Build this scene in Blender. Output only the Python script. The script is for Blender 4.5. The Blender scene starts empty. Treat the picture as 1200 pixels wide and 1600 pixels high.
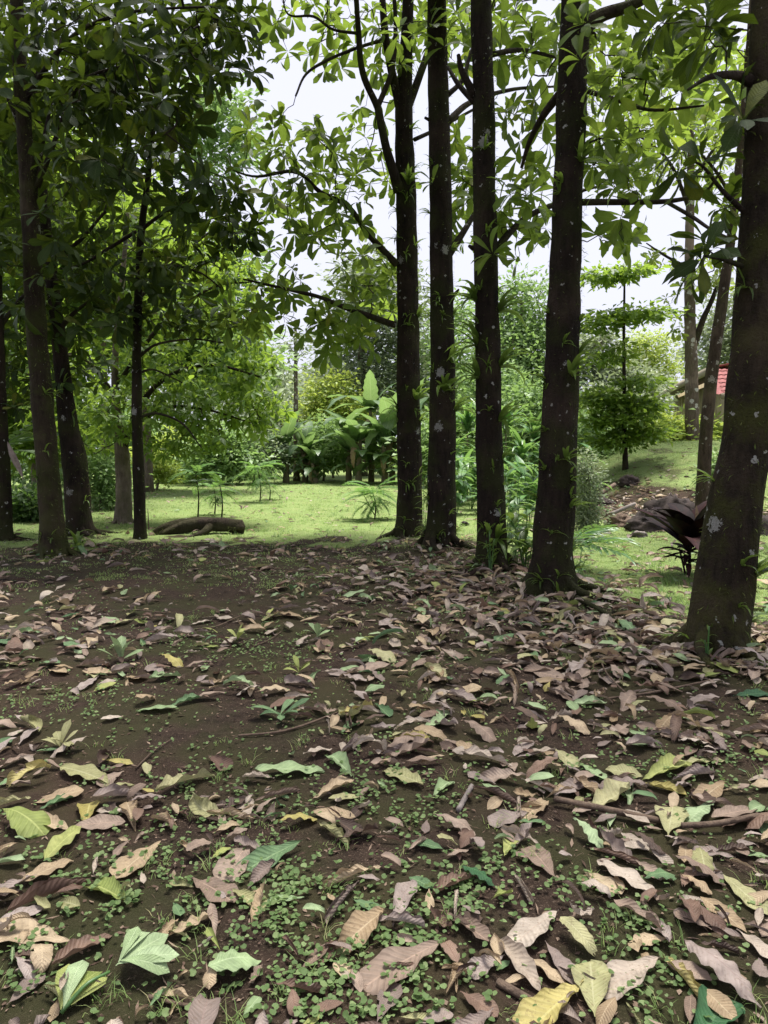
import bpy, math, random
import numpy as np
from mathutils import Vector, Matrix

R = math.radians
rng = np.random.default_rng(11)
random.seed(11)
S = bpy.context.scene
COL = S.collection

# ------------------------------------------------------------------ camera
CAM = np.array([0.0, 0.0, 1.5])
PITCH = R(4.9)
FPX = 1164.0                     # focal length for a frame 1600 high
cam = bpy.data.cameras.new('camera')
cam.sensor_fit = 'VERTICAL'
cam.sensor_height = 32.0
cam.lens = 32.0 * FPX / 1600.0
cam.clip_start = 0.05
cam.clip_end = 2000
camo = bpy.data.objects.new('camera', cam)
camo.location = CAM
camo.rotation_euler = (R(90) - PITCH, 0, 0)
COL.objects.link(camo)
S.camera = camo

# ------------------------------------------------------------------ sky, sun, exposure
SUN_ELEV, SUN_AZ = R(76), R(30)      # azimuth from +Y towards +X
W = bpy.data.worlds.new('World')
S.world = W
W.use_nodes = True
nt = W.node_tree
nt.nodes.clear()
wo = nt.nodes.new('ShaderNodeOutputWorld')
wb = nt.nodes.new('ShaderNodeBackground')
sky = nt.nodes.new('ShaderNodeTexSky')
sky.sky_type = 'NISHITA'
sky.sun_disc = False
sky.sun_elevation = SUN_ELEV
sky.sun_rotation = SUN_AZ
sky.dust_density = 4.0
hs = nt.nodes.new('ShaderNodeHueSaturation')
hs.inputs['Saturation'].default_value = 0.25
hs.inputs['Value'].default_value = 0.5
mxw = nt.nodes.new('ShaderNodeMix')
mxw.data_type = 'RGBA'
mxw.inputs['Factor'].default_value = 0.8
mxw.inputs['B'].default_value = (2.95, 3.0, 3.62, 1)     # even bright cloud layer
nt.links.new(sky.outputs['Color'], hs.inputs['Color'])
nt.links.new(hs.outputs['Color'], mxw.inputs['A'])
nt.links.new(mxw.outputs['Result'], wb.inputs['Color'])
wb.inputs['Strength'].default_value = 0.05
nt.links.new(wb.outputs['Background'], wo.inputs['Surface'])

sl = bpy.data.lights.new('sun', 'SUN')
sl.energy = 1.5
sl.angle = R(20)
sl.color = (1.0, 0.97, 0.9)
so = bpy.data.objects.new('sun', sl)
sdir = Vector((math.sin(SUN_AZ) * math.cos(SUN_ELEV), math.cos(SUN_AZ) * math.cos(SUN_ELEV), math.sin(SUN_ELEV)))
so.rotation_euler = (-sdir).to_track_quat('-Z', 'Y').to_euler()
so.location = (0, 0, 30)
COL.objects.link(so)

S.view_settings.view_transform = 'Standard'
S.view_settings.look = 'None'
S.view_settings.gamma = 1.0
S.view_settings.use_curve_mapping = False
S.view_settings.exposure = 2.75
S.render.engine = 'CYCLES'
cy = S.cycles
cy.use_denoising = True
cy.max_bounces = 7
cy.diffuse_bounces = 4
cy.glossy_bounces = 2
cy.transmission_bounces = 5
cy.transparent_max_bounces = 4
cy.volume_bounces = 0
cy.caustics_reflective = False
cy.caustics_refractive = False
cy.sample_clamp_indirect = 6.0

# ------------------------------------------------------------------ helpers: space
FWD = np.array([0, math.cos(PITCH), -math.sin(PITCH)])
UPV = np.array([0, math.sin(PITCH), math.cos(PITCH)])


def ray(px, py):
    return np.array([1.0, 0, 0]) * ((px - 600) / FPX) + UPV * ((800 - py) / FPX) + FWD


def at(px, py, Y):
    """point of the place seen at that spot of the photograph, at distance Y"""
    d = ray(px, py)
    return CAM + d * (Y / d[1])


def gnd(px, py, z=0.0):
    d = ray(px, py)
    return CAM + d * ((z - CAM[2]) / d[2])


def proj(P):
    q = np.atleast_2d(P) - CAM
    dep = q @ FWD
    return 600 + FPX * q[:, 0] / dep, 800 - FPX * (q @ UPV) / dep, dep


def sst(t):
    t = np.clip(t, 0, 1)
    return t * t * (3 - 2 * t)


def vnoise(x, y, s, seed=0):
    """cheap smooth noise, about -1..1"""
    r = np.random.default_rng(100 + seed)
    out = 0
    for k in range(5):
        a = r.uniform(0, 6.28)
        f = r.uniform(.6, 1.8) / s
        out = out + np.sin((x * math.cos(a) + y * math.sin(a)) * f * 6.28 + r.uniform(0, 6.28) + 1.3 * np.sin((y * math.cos(a) - x * math.sin(a)) * f * 3.1))
    return out / 2.6


ROW = [(2.36, 5.3), (1.67, 7.5), (1.3, 8.9), (0.82, 11.0), (0.43, 12.4)]


def hgt(x, y):
    x = np.asarray(x, float)
    y = np.asarray(y, float)
    z = 0.018 * vnoise(x, y, 2.2, 1) + 0.008 * vnoise(x, y, 0.6, 2)
    z = z * np.clip((y + 30) / 31, 0, 1)
    z = z + 1.75 * sst((y - 13.2) / 11.5) * sst((x - 3.6) / 4.5)
    z = z + 0.6 * sst((y - 40) / 30)
    for bx, by in ROW:
        z = z + 0.055 * np.exp(-((x - bx) ** 2 + (y - by) ** 2) / 0.55)
    z = z - 0.06 * sst((y - 12.8) / 1.5) * sst((4.5 - x) / 2)
    return z


def lawn(x, y):
    """how far a spot of ground is grassed, 0..1"""
    x = np.asarray(x, float)
    y = np.asarray(y, float)
    n = vnoise(x, y, 1.4, 5) * .45 + vnoise(x, y, .45, 6) * .25
    front = sst((y - 10.9 + n * 1.9) / 2.0) * np.where(x < 0.6, 1, 1)
    xr = 2.36 + (y - 5.3) * (0.43 - 2.36) / (12.4 - 5.3)
    right = sst((x - xr - 0.2 + n * .8) / 1.1) * sst((y - 5.6) / 1.2)
    left = 0.55 * sst((-4.6 - x + n) / 1.5) * sst((y - 8.2) / 1.5)
    bare = sst(1 - np.hypot((x - 5.9) / 2.8, (y - 16.4) / 4.2)) * 1.25
    bare2 = sst(1 - np.hypot((x + 6.4) / 1.3, (y - 15.2) / 1.2)) * .8
    bank = .55 * sst((x - 4) / 2) * sst((y - 13) / 2) * sst(.2 + vnoise(x, y, 1.6, 44) + .5 * vnoise(x, y, .5, 45))
    return np.clip(np.maximum(np.maximum(front, right), left) - bare - bare2 - bank, 0, 1)


# ------------------------------------------------------------------ helpers: objects
def prop(o, label=None, cat=None, group=None, kind=None):
    if label:
        o['label'] = label
    if cat:
        o['category'] = cat
    if group:
        o['group'] = group
    if kind:
        o['kind'] = kind
    return o


def link(name, me, parent=None, mat=None):
    o = bpy.data.objects.new(name, me)
    COL.objects.link(o)
    if parent is not None:
        o.parent = parent
    if mat is not None and me is not None and not me.materials:
        me.materials.append(mat)
    return o


def thing(name, label, cat, loc, group=None):
    o = bpy.data.objects.new(name, None)
    o.empty_display_size = .1
    COL.objects.link(o)
    o.location = loc
    return prop(o, label, cat, group)


def mesh_np(name, V, F, uv=None, rnd=None, smooth=True, vattr=None):
    """mesh from arrays; F is one (m,k) array or a list of such arrays"""
    Fs = F if isinstance(F, list) else [F]
    Fs = [np.asarray(f, np.int32) for f in Fs if len(f)]
    me = bpy.data.meshes.new(name)
    V = np.asarray(V, np.float32)
    me.vertices.add(len(V))
    me.vertices.foreach_set('co', V.ravel())
    loops = np.concatenate([f.ravel() for f in Fs])
    tot = np.concatenate([np.full(len(f), f.shape[1], np.int32) for f in Fs])
    start = np.concatenate([[0], np.cumsum(tot)[:-1]]).astype(np.int32)
    me.loops.add(len(loops))
    me.loops.foreach_set('vertex_index', loops)
    me.polygons.add(len(tot))
    me.polygons.foreach_set('loop_start', start)
    me.update(calc_edges=True)
    if uv is not None:
        l = me.uv_layers.new(name='UVMap')
        l.data.foreach_set('uv', np.asarray(uv, np.float32)[loops].ravel())
    if rnd is not None:
        a = me.attributes.new('rnd', 'FLOAT', 'FACE')
        a.data.foreach_set('value', np.asarray(rnd, np.float32))
    for k, v in (vattr or {}).items():
        a = me.attributes.new(k, 'FLOAT', 'POINT')
        a.data.foreach_set('value', np.asarray(v, np.float32))
    if smooth:
        me.polygons.foreach_set('use_smooth', np.ones(len(tot), bool))
    return me


def cloud(name, tmpl, mats, rnd, smooth=True):
    """many copies of small templates merged in one mesh. tmpl: list of (V,F,UV); mats (n,4,4)"""
    Vs, Fs, Us, Rs = [], [], [], []
    n0 = 0
    which = np.arange(len(mats)) % len(tmpl)
    for k, (tv, tf, tu) in enumerate(tmpl):
        m = mats[which == k]
        if not len(m):
            continue
        r = rnd[which == k]
        v = np.einsum('nij,vj->nvi', m[:, :3, :3], tv) + m[:, None, :3, 3]
        nv = len(tv)
        f = tf[None] + (np.arange(len(m)) * nv)[:, None, None] + n0
        Vs.append(v.reshape(-1, 3))
        Fs.append(f.reshape(-1, tf.shape[1]))
        Us.append(np.tile(tu, (len(m), 1)))
        Rs.append(np.repeat(r, len(tf)))
        n0 += nv * len(m)
    return mesh_np(name, np.concatenate(Vs), Fs, np.concatenate(Us), np.concatenate(Rs), smooth)


def frame(pos, d, n, sx, sy, sz):
    """matrices whose Y runs along d and Z near n"""
    d = d / np.linalg.norm(d, axis=1, keepdims=True)
    x = np.cross(d, n)
    l = np.linalg.norm(x, axis=1, keepdims=True)
    x = np.where(l < 1e-4, np.array([[1.0, 0, 0]]), x / np.maximum(l, 1e-4))
    z = np.cross(x, d)
    M = np.zeros((len(pos), 4, 4))
    M[:, :3, 0] = x * np.reshape(sx, (-1, 1))
    M[:, :3, 1] = d * np.reshape(sy, (-1, 1))
    M[:, :3, 2] = z * np.reshape(sz, (-1, 1))
    M[:, :3, 3] = pos
    M[:, 3, 3] = 1
    return M


def catmull(P, n):
    P = np.asarray(P, float)
    if len(P) == 2:
        t = np.linspace(0, 1, n)[:, None]
        return P[0] * (1 - t) + P[1] * t
    Q = np.vstack([2 * P[0] - P[1], P, 2 * P[-1] - P[-2]])
    out = []
    L = len(P) - 1
    for s in np.linspace(0, L - 1e-6, n):
        i = int(s)
        t = s - i
        a, b, c, d = Q[i], Q[i + 1], Q[i + 2], Q[i + 3]
        out.append(.5 * (2 * b + (c - a) * t + (2 * a - 5 * b + 4 * c - d) * t * t + (3 * b - a - 3 * c + d) * t ** 3))
    return np.array(out)


def tube(P, rad, seg=8, flare=0, rough=0.0, seed=0, cap=True):
    """swept tube through P (n,3) with radii (n,) -> V, [quads, tris], uv"""
    P = np.asarray(P, float)
    n = len(P)
    T = np.gradient(P, axis=0)
    T /= np.linalg.norm(T, axis=1, keepdims=True) + 1e-9
    ref = np.array([0, 1.0, 0]) if abs(T[0][1]) < .85 else np.array([1.0, 0, 0])
    N = np.zeros_like(P)
    N[0] = np.cross(np.cross(T[0], ref), T[0])
    for i in range(1, n):
        N[i] = N[i - 1] - T[i] * np.dot(N[i - 1], T[i])
    N /= np.linalg.norm(N, axis=1, keepdims=True) + 1e-9
    B = np.cross(T, N)
    th = np.arange(seg) / seg * 2 * math.pi
    s = np.concatenate([[0], np.cumsum(np.linalg.norm(np.diff(P, axis=0), axis=1))])
    rr = np.asarray(rad, float)[:, None] * np.ones((1, seg))
    if rough or flare:
        r = np.random.default_rng(seed + 900)
        w = 0
        for k in range(9):
            m = r.integers(1, 5)
            f = r.uniform(1, 14)
            w = w + np.sin(m * th[None] + f * s[:, None] + r.uniform(0, 6.28)) / (1 + .12 * f)
        rr = rr * (1 + rough * w)
        if flare:
            k1 = r.uniform(0, 6.28)
            rr = rr * (1 + flare * np.exp(-s[:, None] / .17) * (1 + .55 * np.cos(3 * th[None] + k1) + .3 * np.cos(5 * th[None] + 2 * k1)))
    V = P[:, None] + rr[..., None] * (np.cos(th)[None, :, None] * N[:, None] + np.sin(th)[None, :, None] * B[:, None])
    V = V.reshape(-1, 3)
    uv = np.stack([np.tile(th / 6.2832, n), np.repeat(s, seg)], 1)
    i = np.arange(n - 1)[:, None] * seg
    j = np.arange(seg)[None]
    j2 = (j + 1) % seg
    Q = np.stack([i + j, i + j2, i + seg + j2, i + seg + j], -1).reshape(-1, 4)
    if cap:
        V = np.vstack([V, P[-1] + T[-1] * rad[-1] * .4, P[0]])
        uv = np.vstack([uv, [[.5, s[-1]]], [[.5, 0]]])
        b = (n - 1) * seg
        t1 = np.stack([b + j[0], b + j2[0], np.full(seg, n * seg)], -1)
        t2 = np.stack([j2[0], j[0], np.full(seg, n * seg + 1)], -1)
        return V, [Q, np.vstack([t1, t2])], uv
    return V, [Q], uv


def join(parts):
    Vs, Fs, Us = [], [], []
    n0 = 0
    for V, F, U in parts:
        Vs.append(V)
        for f in F:
            Fs.append(np.asarray(f) + n0)
        Us.append(U)
        n0 += len(V)
    return np.vstack(Vs), Fs, np.vstack(Us)


def box(x0, x1, y0, y1, z0, z1):
    V = np.array([[x, y, z] for z in (z0, z1) for y in (y0, y1) for x in (x0, x1)], float)
    F = np.array([[0, 2, 3, 1], [4, 5, 7, 6], [0, 1, 5, 4], [2, 6, 7, 3], [0, 4, 6, 2], [1, 3, 7, 5]])
    return V, [F], V[:, :2] * .3


# ------------------------------------------------------------------ materials
class NT:
    def __init__(s, name):
        s.m = bpy.data.materials.new(name)
        s.m.use_nodes = True
        s.t = s.m.node_tree
        s.t.nodes.clear()
        s.out = s.t.nodes.new('ShaderNodeOutputMaterial')

    def n(s, typ, **kw):
        nd = s.t.nodes.new('ShaderNode' + typ)
        for k, v in kw.items():
            if k in nd.inputs:
                if hasattr(v, 'is_output') or isinstance(v, bpy.types.NodeSocket):
                    s.t.links.new(v, nd.inputs[k])
                else:
                    nd.inputs[k].default_value = v
            else:
                setattr(nd, k, v)
        return nd

    def math(s, op, a, b=None, c=None, clamp=False):
        nd = s.t.nodes.new('ShaderNodeMath')
        nd.operation = op
        nd.use_clamp = clamp
        for i, v in enumerate((a, b, c)):
            if v is None:
                continue
            if isinstance(v, bpy.types.NodeSocket):
                s.t.links.new(v, nd.inputs[i])
            else:
                nd.inputs[i].default_value = v
        return nd.outputs[0]

    def mix(s, fac, a, b, blend='MIX'):
        nd = s.t.nodes.new('ShaderNodeMix')
        nd.data_type = 'RGBA'
        nd.blend_type = blend
        for k, v in ((0, fac), (6, a), (7, b)):
            if isinstance(v, bpy.types.NodeSocket):
                s.t.links.new(v, nd.inputs[k])
            else:
                nd.inputs[k].default_value = v if k == 0 else (*v, 1)
        return nd.outputs[2]

    def ramp(s, fac, stops, interp='LINEAR'):
        nd = s.t.nodes.new('ShaderNodeValToRGB')
        nd.color_ramp.interpolation = interp
        e = nd.color_ramp.elements
        while len(e) < len(stops):
            e.new(.5)
        for el, (p, c) in zip(e, stops):
            el.position = p
            el.color = (*c, 1) if not isinstance(c, float) else (c, c, c, 1)
        s.t.links.new(fac, nd.inputs[0])
        return nd.outputs[0]

    def noise(s, vec, scale, detail=3, rough=.55):
        nd = s.t.nodes.new('ShaderNodeTexNoise')
        nd.inputs['Scale'].default_value = scale
        nd.inputs['Detail'].default_value = detail
        nd.inputs['Roughness'].default_value = rough
        if vec is not None:
            s.t.links.new(vec, nd.inputs['Vector'])
        return nd.outputs[0]

    def link(s, a, b):
        s.t.links.new(a, b)


def leaf_mat(name, stops, vein=(.5, .5, .3), veinf=.35, transl=None, tf=.35, rough=.5, ribs=13., bump=.35, spots=0.0, spotcol=(.1, .06, .03), spec=.35, pos=False):
    """leaf: colour chosen per leaf from stops, with midrib, side ribs, blotches"""
    k = NT(name)
    oi = k.n('ObjectInfo')
    at_ = k.n('Attribute', attribute_name='rnd')
    r = k.math('FRACT', k.math('ADD', oi.outputs['Random'], at_.outputs['Fac']))
    col = k.ramp(r, stops)
    uvn = k.n('UVMap')
    sx = k.n('SeparateXYZ', Vector=uvn.outputs[0])
    u, v = sx.outputs[0], sx.outputs[1]
    av = k.math('MULTIPLY', k.math('ABSOLUTE', k.math('SUBTRACT', v, .5)), 2.0)
    tc = k.n('TexCoord')
    geo = k.n('NewGeometry')
    nz = k.noise(geo.outputs['Position'], 22., 3)
    nz2 = k.noise(geo.outputs['Position'], 90., 2)
    ph = k.math('MULTIPLY', k.math('SUBTRACT', u, k.math('MULTIPLY', av, .16)), ribs * 6.2832)
    rib = k.math('SINE', k.math('ADD', ph, k.math('MULTIPLY', nz, 3.0)))
    ribm = k.math('MULTIPLY', k.math('GREATER_THAN', rib, .82), veinf * .3)
    mid = k.math('MULTIPLY', k.math('LESS_THAN', av, .055), veinf)
    col = k.mix(k.math('MULTIPLY', k.math('SUBTRACT', nz, .38, clamp=True), 1.7), col, tuple(c * .5 for c in stops[0][1]))
    edge = k.math('MULTIPLY', k.math('POWER', av, 6.0), .45)
    col = k.mix(edge, col, tuple(c * .45 for c in stops[0][1]))
    if spots:
        sp = k.math('MULTIPLY', k.math('GREATER_THAN', nz2, .62), spots)
        col = k.mix(sp, col, spotcol)
    col = k.mix(k.math('MAXIMUM', ribm, mid), col, vein)
    h = k.math('ADD', k.math('MULTIPLY', rib, .5), k.math('MULTIPLY', nz2, .5))
    bm = k.n('Bump', Strength=bump, Distance=.004, Height=h)
    p = k.n('BsdfPrincipled', **{'Base Color': col, 'Roughness': rough, 'Normal': bm.outputs[0], 'Specular IOR Level': spec})
    if transl is None:
        k.link(p.outputs[0], k.out.inputs[0])
    else:
        tcn = k.mix(.5, col, transl)
        tcol = k.mix(k.math('MULTIPLY', mid, .5), tcn, vein)
        tr = k.n('BsdfTranslucent', Color=tcol)
        ms = k.n('MixShader')
        ms.inputs[0].default_value = tf
        k.link(p.outputs[0], ms.inputs[1])
        k.link(tr.outputs[0], ms.inputs[2])
        k.link(ms.outputs[0], k.out.inputs[0])
    return k.m


def foliage_mat(name, stops, transl, tf=.35, rough=.5, spec=.35):
    """small far leaves: colour only"""
    k = NT(name)
    oi = k.n('ObjectInfo')
    at_ = k.n('Attribute', attribute_name='rnd')
    r = k.math('FRACT', k.math('ADD', oi.outputs['Random'], at_.outputs['Fac']))
    col = k.ramp(r, stops)
    p = k.n('BsdfPrincipled', **{'Base Color': col, 'Roughness': rough, 'Specular IOR Level': spec})
    tr = k.n('BsdfTranslucent', Color=k.mix(.6, col, transl))
    ms = k.n('MixShader')
    ms.inputs[0].default_value = tf
    k.link(p.outputs[0], ms.inputs[1])
    k.link(tr.outputs[0], ms.inputs[2])
    k.link(ms.outputs[0], k.out.inputs[0])
    return k.m


def bark_mat(name, c0, c1, moss=.4, mosscol=(.07, .085, .02), lichen=.5, lscale=7., scale=1.0, lcol=(.42, .42, .38)):
    k = NT(name)
    geo = k.n('NewGeometry')
    pos = geo.outputs['Position']
    mp = k.n('Mapping')
    k.link(pos, mp.inputs['Vector'])
    mp.inputs['Scale'].default_value = (9 * scale, 9 * scale, 2.2 * scale)
    a = k.noise(mp.outputs[0], 2.2, 6, .65)
    b = k.noise(pos, 55., 4, .6)
    c = k.noise(pos, 2.3, 4, .6)
    col = k.mix(k.ramp(a, [(.32, 0.0), (.68, 1.0)]), c0, c1)
    col = k.mix(k.math('MULTIPLY', b, .55), col, tuple(x * .45 for x in c0))
    sz = k.n('SeparateXYZ', Vector=pos)
    foot = k.math('MULTIPLY', k.math('SUBTRACT', 1.0, k.math('DIVIDE', sz.outputs[2], .55), clamp=True), .16)
    c = k.math('ADD', c, foot)
    mo = k.ramp(k.math('ADD', c, k.math('MULTIPLY', b, .18)), [(.62 - .14 * moss, 0.0), (.74 - .1 * moss, 1.0)])
    col = k.mix(k.math('MULTIPLY', mo, moss * 1.6, clamp=True), col, mosscol)
    vo = k.n('TexVoronoi', Scale=lscale, Randomness=1.0)
    wn = k.n('TexNoise', Scale=26.0, Detail=3.0)
    k.link(pos, wn.inputs['Vector'])
    wv = k.n('VectorMath', operation='MULTIPLY_ADD')
    k.link(wn.outputs['Color'], wv.inputs[0])
    wv.inputs[1].default_value = (.09, .09, .09)
    k.link(pos, wv.inputs[2])
    k.link(wv.outputs[0], vo.inputs['Vector'])
    dist = k.math('ADD', vo.outputs['Distance'], k.math('MULTIPLY', k.math('SUBTRACT', b, .5), .35))
    cell = k.n('SeparateColor', Color=vo.outputs['Color'])
    thr = k.math('MULTIPLY', k.math('POWER', k.math('SUBTRACT', cell.outputs[0], 1 - lichen, clamp=True), 1.6), 1.0)
    li = k.math('LESS_THAN', dist, thr)
    col = k.mix(k.math('MULTIPLY', li, .8), col, lcol)
    vo2 = k.n('TexVoronoi', Scale=3.4, Randomness=1.0)
    k.link(wv.outputs[0], vo2.inputs['Vector'])
    c2 = k.n('SeparateColor', Color=vo2.outputs['Color'])
    d2 = k.math('ADD', vo2.outputs['Distance'], k.math('MULTIPLY', k.math('SUBTRACT', b, .5), .5))
    li2 = k.math('LESS_THAN', d2, k.math('MULTIPLY', k.math('SUBTRACT', c2.outputs[1], .72, clamp=True), .8))
    col = k.mix(k.math('MULTIPLY', li2, .7), col, tuple(x * .9 for x in lcol))
    ag = k.ramp(k.noise(pos, 1.3, 5, .6), [(.5, 0.0), (.66, 1.0)])
    col = k.mix(k.math('MULTIPLY', ag, .4), col, tuple(x * 1.9 for x in c1))
    h = k.math('ADD', k.math('MULTIPLY', a, 1.0), k.math('MULTIPLY', b, .45))
    bm = k.n('Bump', Strength=1.0, Distance=.06, Height=h)
    p = k.n('BsdfPrincipled', **{'Base Color': col, 'Roughness': .92, 'Normal': bm.outputs[0], 'Specular IOR Level': .15})
    k.link(p.outputs[0], k.out.inputs[0])
    return k.m


def plain_mat(name, c0, c1, scale=8., rough=.85, bump=.4, stretch=(1, 1, 1)):
    k = NT(name)
    geo = k.n('NewGeometry')
    mp = k.n('Mapping')
    k.link(geo.outputs['Position'], mp.inputs['Vector'])
    mp.inputs['Scale'].default_value = stretch
    a = k.noise(mp.outputs[0], scale, 6, .65)
    col = k.mix(k.ramp(a, [(.3, 0.0), (.7, 1.0)]), c0, c1)
    bm = k.n('Bump', Strength=bump, Distance=.03, Height=a)
    p = k.n('BsdfPrincipled', **{'Base Color': col, 'Roughness': rough, 'Normal': bm.outputs[0], 'Specular IOR Level': .25})
    k.link(p.outputs[0], k.out.inputs[0])
    return k.m


def ground_mat():
    k = NT('ground')
    geo = k.n('NewGeometry')
    pos = geo.outputs['Position']
    la = k.n('Attribute', attribute_name='lawn').outputs['Fac']
    n1 = k.noise(pos, 1.6, 5)
    n2 = k.noise(pos, 11., 6, .7)
    n3 = k.noise(pos, 120., 3, .7)
    soil = k.mix(k.ramp(n2, [(.3, 0.0), (.72, 1.0)]), (.014, .009, .0065), (.050, .033, .024))
    soil = k.mix(k.math('MULTIPLY', k.math('GREATER_THAN', n3, .60), .6), soil, (.13, .095, .07))
    mossf = k.ramp(k.math('ADD', n1, k.math('MULTIPLY', n3, .12)), [(.49, 0.0), (.62, 1.0)])
    soil = k.mix(k.math('MULTIPLY', mossf, .7), soil, (.030, .034, .012))
    red = k.ramp(k.noise(pos, .8, 3), [(.45, 0.0), (.65, 1.0)])
    soil = k.mix(k.math('MULTIPLY', red, .3), soil, (.062, .036, .026))
    gr = k.mix(n2, (.10, .145, .045), (.22, .285, .10))
    gr = k.mix(k.math('MULTIPLY', k.ramp(k.noise(pos, 3.1, 5, .65), [(.52, 0.0), (.68, 1.0)]), .5), gr, (.17, .15, .075))
    gr = k.mix(k.math('MULTIPLY', k.ramp(n1, [(.45, 0.0), (.7, 1.0)]), .4), gr, (.23, .25, .10))
    f = k.ramp(k.math('ADD', la, k.math('MULTIPLY', k.math('SUBTRACT', n2, .5), .6)), [(.35, 0.0), (.62, 1.0)])
    col = k.mix(f, soil, gr)
    h = k.math('ADD', k.math('MULTIPLY', n2, 1.0), k.math('MULTIPLY', n3, .5))
    bm = k.n('Bump', Strength=.8, Distance=.025, Height=h)
    p = k.n('BsdfPrincipled', **{'Base Color': col, 'Roughness': .95, 'Normal': bm.outputs[0], 'Specular IOR Level': .12})
    k.link(p.outputs[0], k.out.inputs[0])
    return k.m


M = {}
M['ground'] = ground_mat()
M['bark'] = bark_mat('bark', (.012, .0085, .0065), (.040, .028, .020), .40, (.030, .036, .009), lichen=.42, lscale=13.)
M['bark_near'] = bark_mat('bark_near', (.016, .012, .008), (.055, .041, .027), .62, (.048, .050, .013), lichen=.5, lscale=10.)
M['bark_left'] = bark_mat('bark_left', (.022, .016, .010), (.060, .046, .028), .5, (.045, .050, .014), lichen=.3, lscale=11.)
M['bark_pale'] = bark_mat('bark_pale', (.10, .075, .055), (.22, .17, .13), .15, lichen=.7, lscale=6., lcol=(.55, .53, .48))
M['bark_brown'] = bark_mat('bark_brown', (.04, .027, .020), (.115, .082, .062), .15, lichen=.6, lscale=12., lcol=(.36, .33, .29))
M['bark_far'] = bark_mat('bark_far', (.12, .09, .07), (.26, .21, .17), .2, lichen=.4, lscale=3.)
M['branch'] = bark_mat('branch', (.018, .013, .010), (.055, .041, .030), .25, lichen=.25, lscale=14.)
M['moss'] = foliage_mat('moss', [(0, (.05, .07, .015)), (.6, (.09, .12, .03)), (1, (.14, .15, .05))], (.3, .4, .08), .3, .8, .1)
G = lambda *c: c
M['leaf_dark'] = leaf_mat('leaf_dark', [(0, (.014, .028, .009)), (.6, (.026, .047, .013)), (.93, (.045, .07, .017)), (1, (.16, .16, .03))], (.10, .13, .05), .4, (.28, .42, .03), .2, .55, spec=.1)  # darker copy of the canopy leaf, shade put into its colour
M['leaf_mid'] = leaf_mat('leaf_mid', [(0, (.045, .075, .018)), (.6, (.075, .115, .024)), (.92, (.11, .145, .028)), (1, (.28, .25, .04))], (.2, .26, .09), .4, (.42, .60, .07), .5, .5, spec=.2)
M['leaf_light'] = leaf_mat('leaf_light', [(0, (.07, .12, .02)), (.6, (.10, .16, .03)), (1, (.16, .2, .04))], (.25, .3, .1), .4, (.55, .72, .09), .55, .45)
M['leaf_fresh'] = foliage_mat('leaf_fresh', [(0, (.045, .09, .018)), (.5, (.08, .145, .026)), (1, (.15, .22, .04))], (.46, .66, .07), .45)
M['far_green'] = foliage_mat('far_green', [(0, (0.095, 0.162, 0.061)), (.5, (0.162, 0.257, 0.095)), (1, (0.243, 0.351, 0.121))], (.4, .6, .15), .35)  # haze of the distance put into these paler far leaf colours
M['far_grey'] = foliage_mat('far_grey', [(0, (0.140, 0.182, 0.112)), (.5, (0.224, 0.266, 0.168)), (1, (0.308, 0.350, 0.210))], (.4, .5, .2), .3)  # paled the same way to paint in hazy air
M['far_yellow'] = foliage_mat('far_yellow', [(0, (0.156, 0.247, 0.052)), (.5, (0.260, 0.364, 0.065)), (1, (0.390, 0.442, 0.091))], (.6, .7, .12), .4)  # also lightened in colour for the missing haze
M['far_dark'] = foliage_mat('far_dark', [(0, (.03, .06, .02)), (.5, (.05, .09, .03)), (1, (.08, .13, .045))], (.25, .45, .07), .35)
M['banana'] = leaf_mat('banana', [(0, (.075, .135, .065)), (.6, (.13, .205, .095)), (1, (.22, .30, .14))], (.36, .44, .22), .5, (.4, .62, .14), .35, .35, ribs=26, spec=.5)
M['strap'] = leaf_mat('strap', [(0, (.06, .15, .05)), (.6, (.10, .22, .07)), (1, (.18, .3, .1))], (.25, .4, .15), .5, (.4, .65, .12), .35, .35, ribs=2, bump=.1, spec=.5)
M['brom'] = leaf_mat('brom', [(0, (.05, .09, .02)), (.6, (.09, .16, .03)), (1, (.16, .24, .05))], (.2, .3, .08), .4, (.45, .65, .1), .42, .4, ribs=2, bump=.1)
M['maroon'] = leaf_mat('maroon', [(0, (.008, .004, .005)), (.6, (.016, .006, .007)), (1, (.028, .010, .011))], (.06, .02, .02), .4, None, .18, .65, ribs=2, bump=.1, spec=.08)
M['grass'] = foliage_mat('grass', [(0, (.105, .175, .05)), (.55, (.195, .275, .09)), (.9, (.29, .345, .14)), (1, (.42, .38, .2))], (.48, .64, .2), .4, .6, .2)
M['weed'] = foliage_mat('weed', [(0, (.05, .10, .03)), (.6, (.10, .17, .05)), (1, (.2, .26, .09))], (.35, .55, .12), .35, .6, .2)
M['clover'] = foliage_mat('clover', [(0, (.075, .125, .04)), (.55, (.12, .185, .065)), (1, (.20, .265, .11))], (.35, .48, .14), .3, .6, .2)
M['wood'] = plain_mat('wood', (.06, .04, .03), (.17, .12, .085), 22., .9, .6)
M['logmoss'] = bark_mat('logmoss', (.022, .016, .012), (.075, .055, .039), .35, (.045, .046, .018), lichen=.25)
M['rock'] = plain_mat('rock', (.012, .009, .008), (.065, .048, .042), 5., .9, 1.)
M['rock_pale'] = plain_mat('rock_pale', (.12, .10, .09), (.28, .24, .22), 7., .9, 1.)

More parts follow.
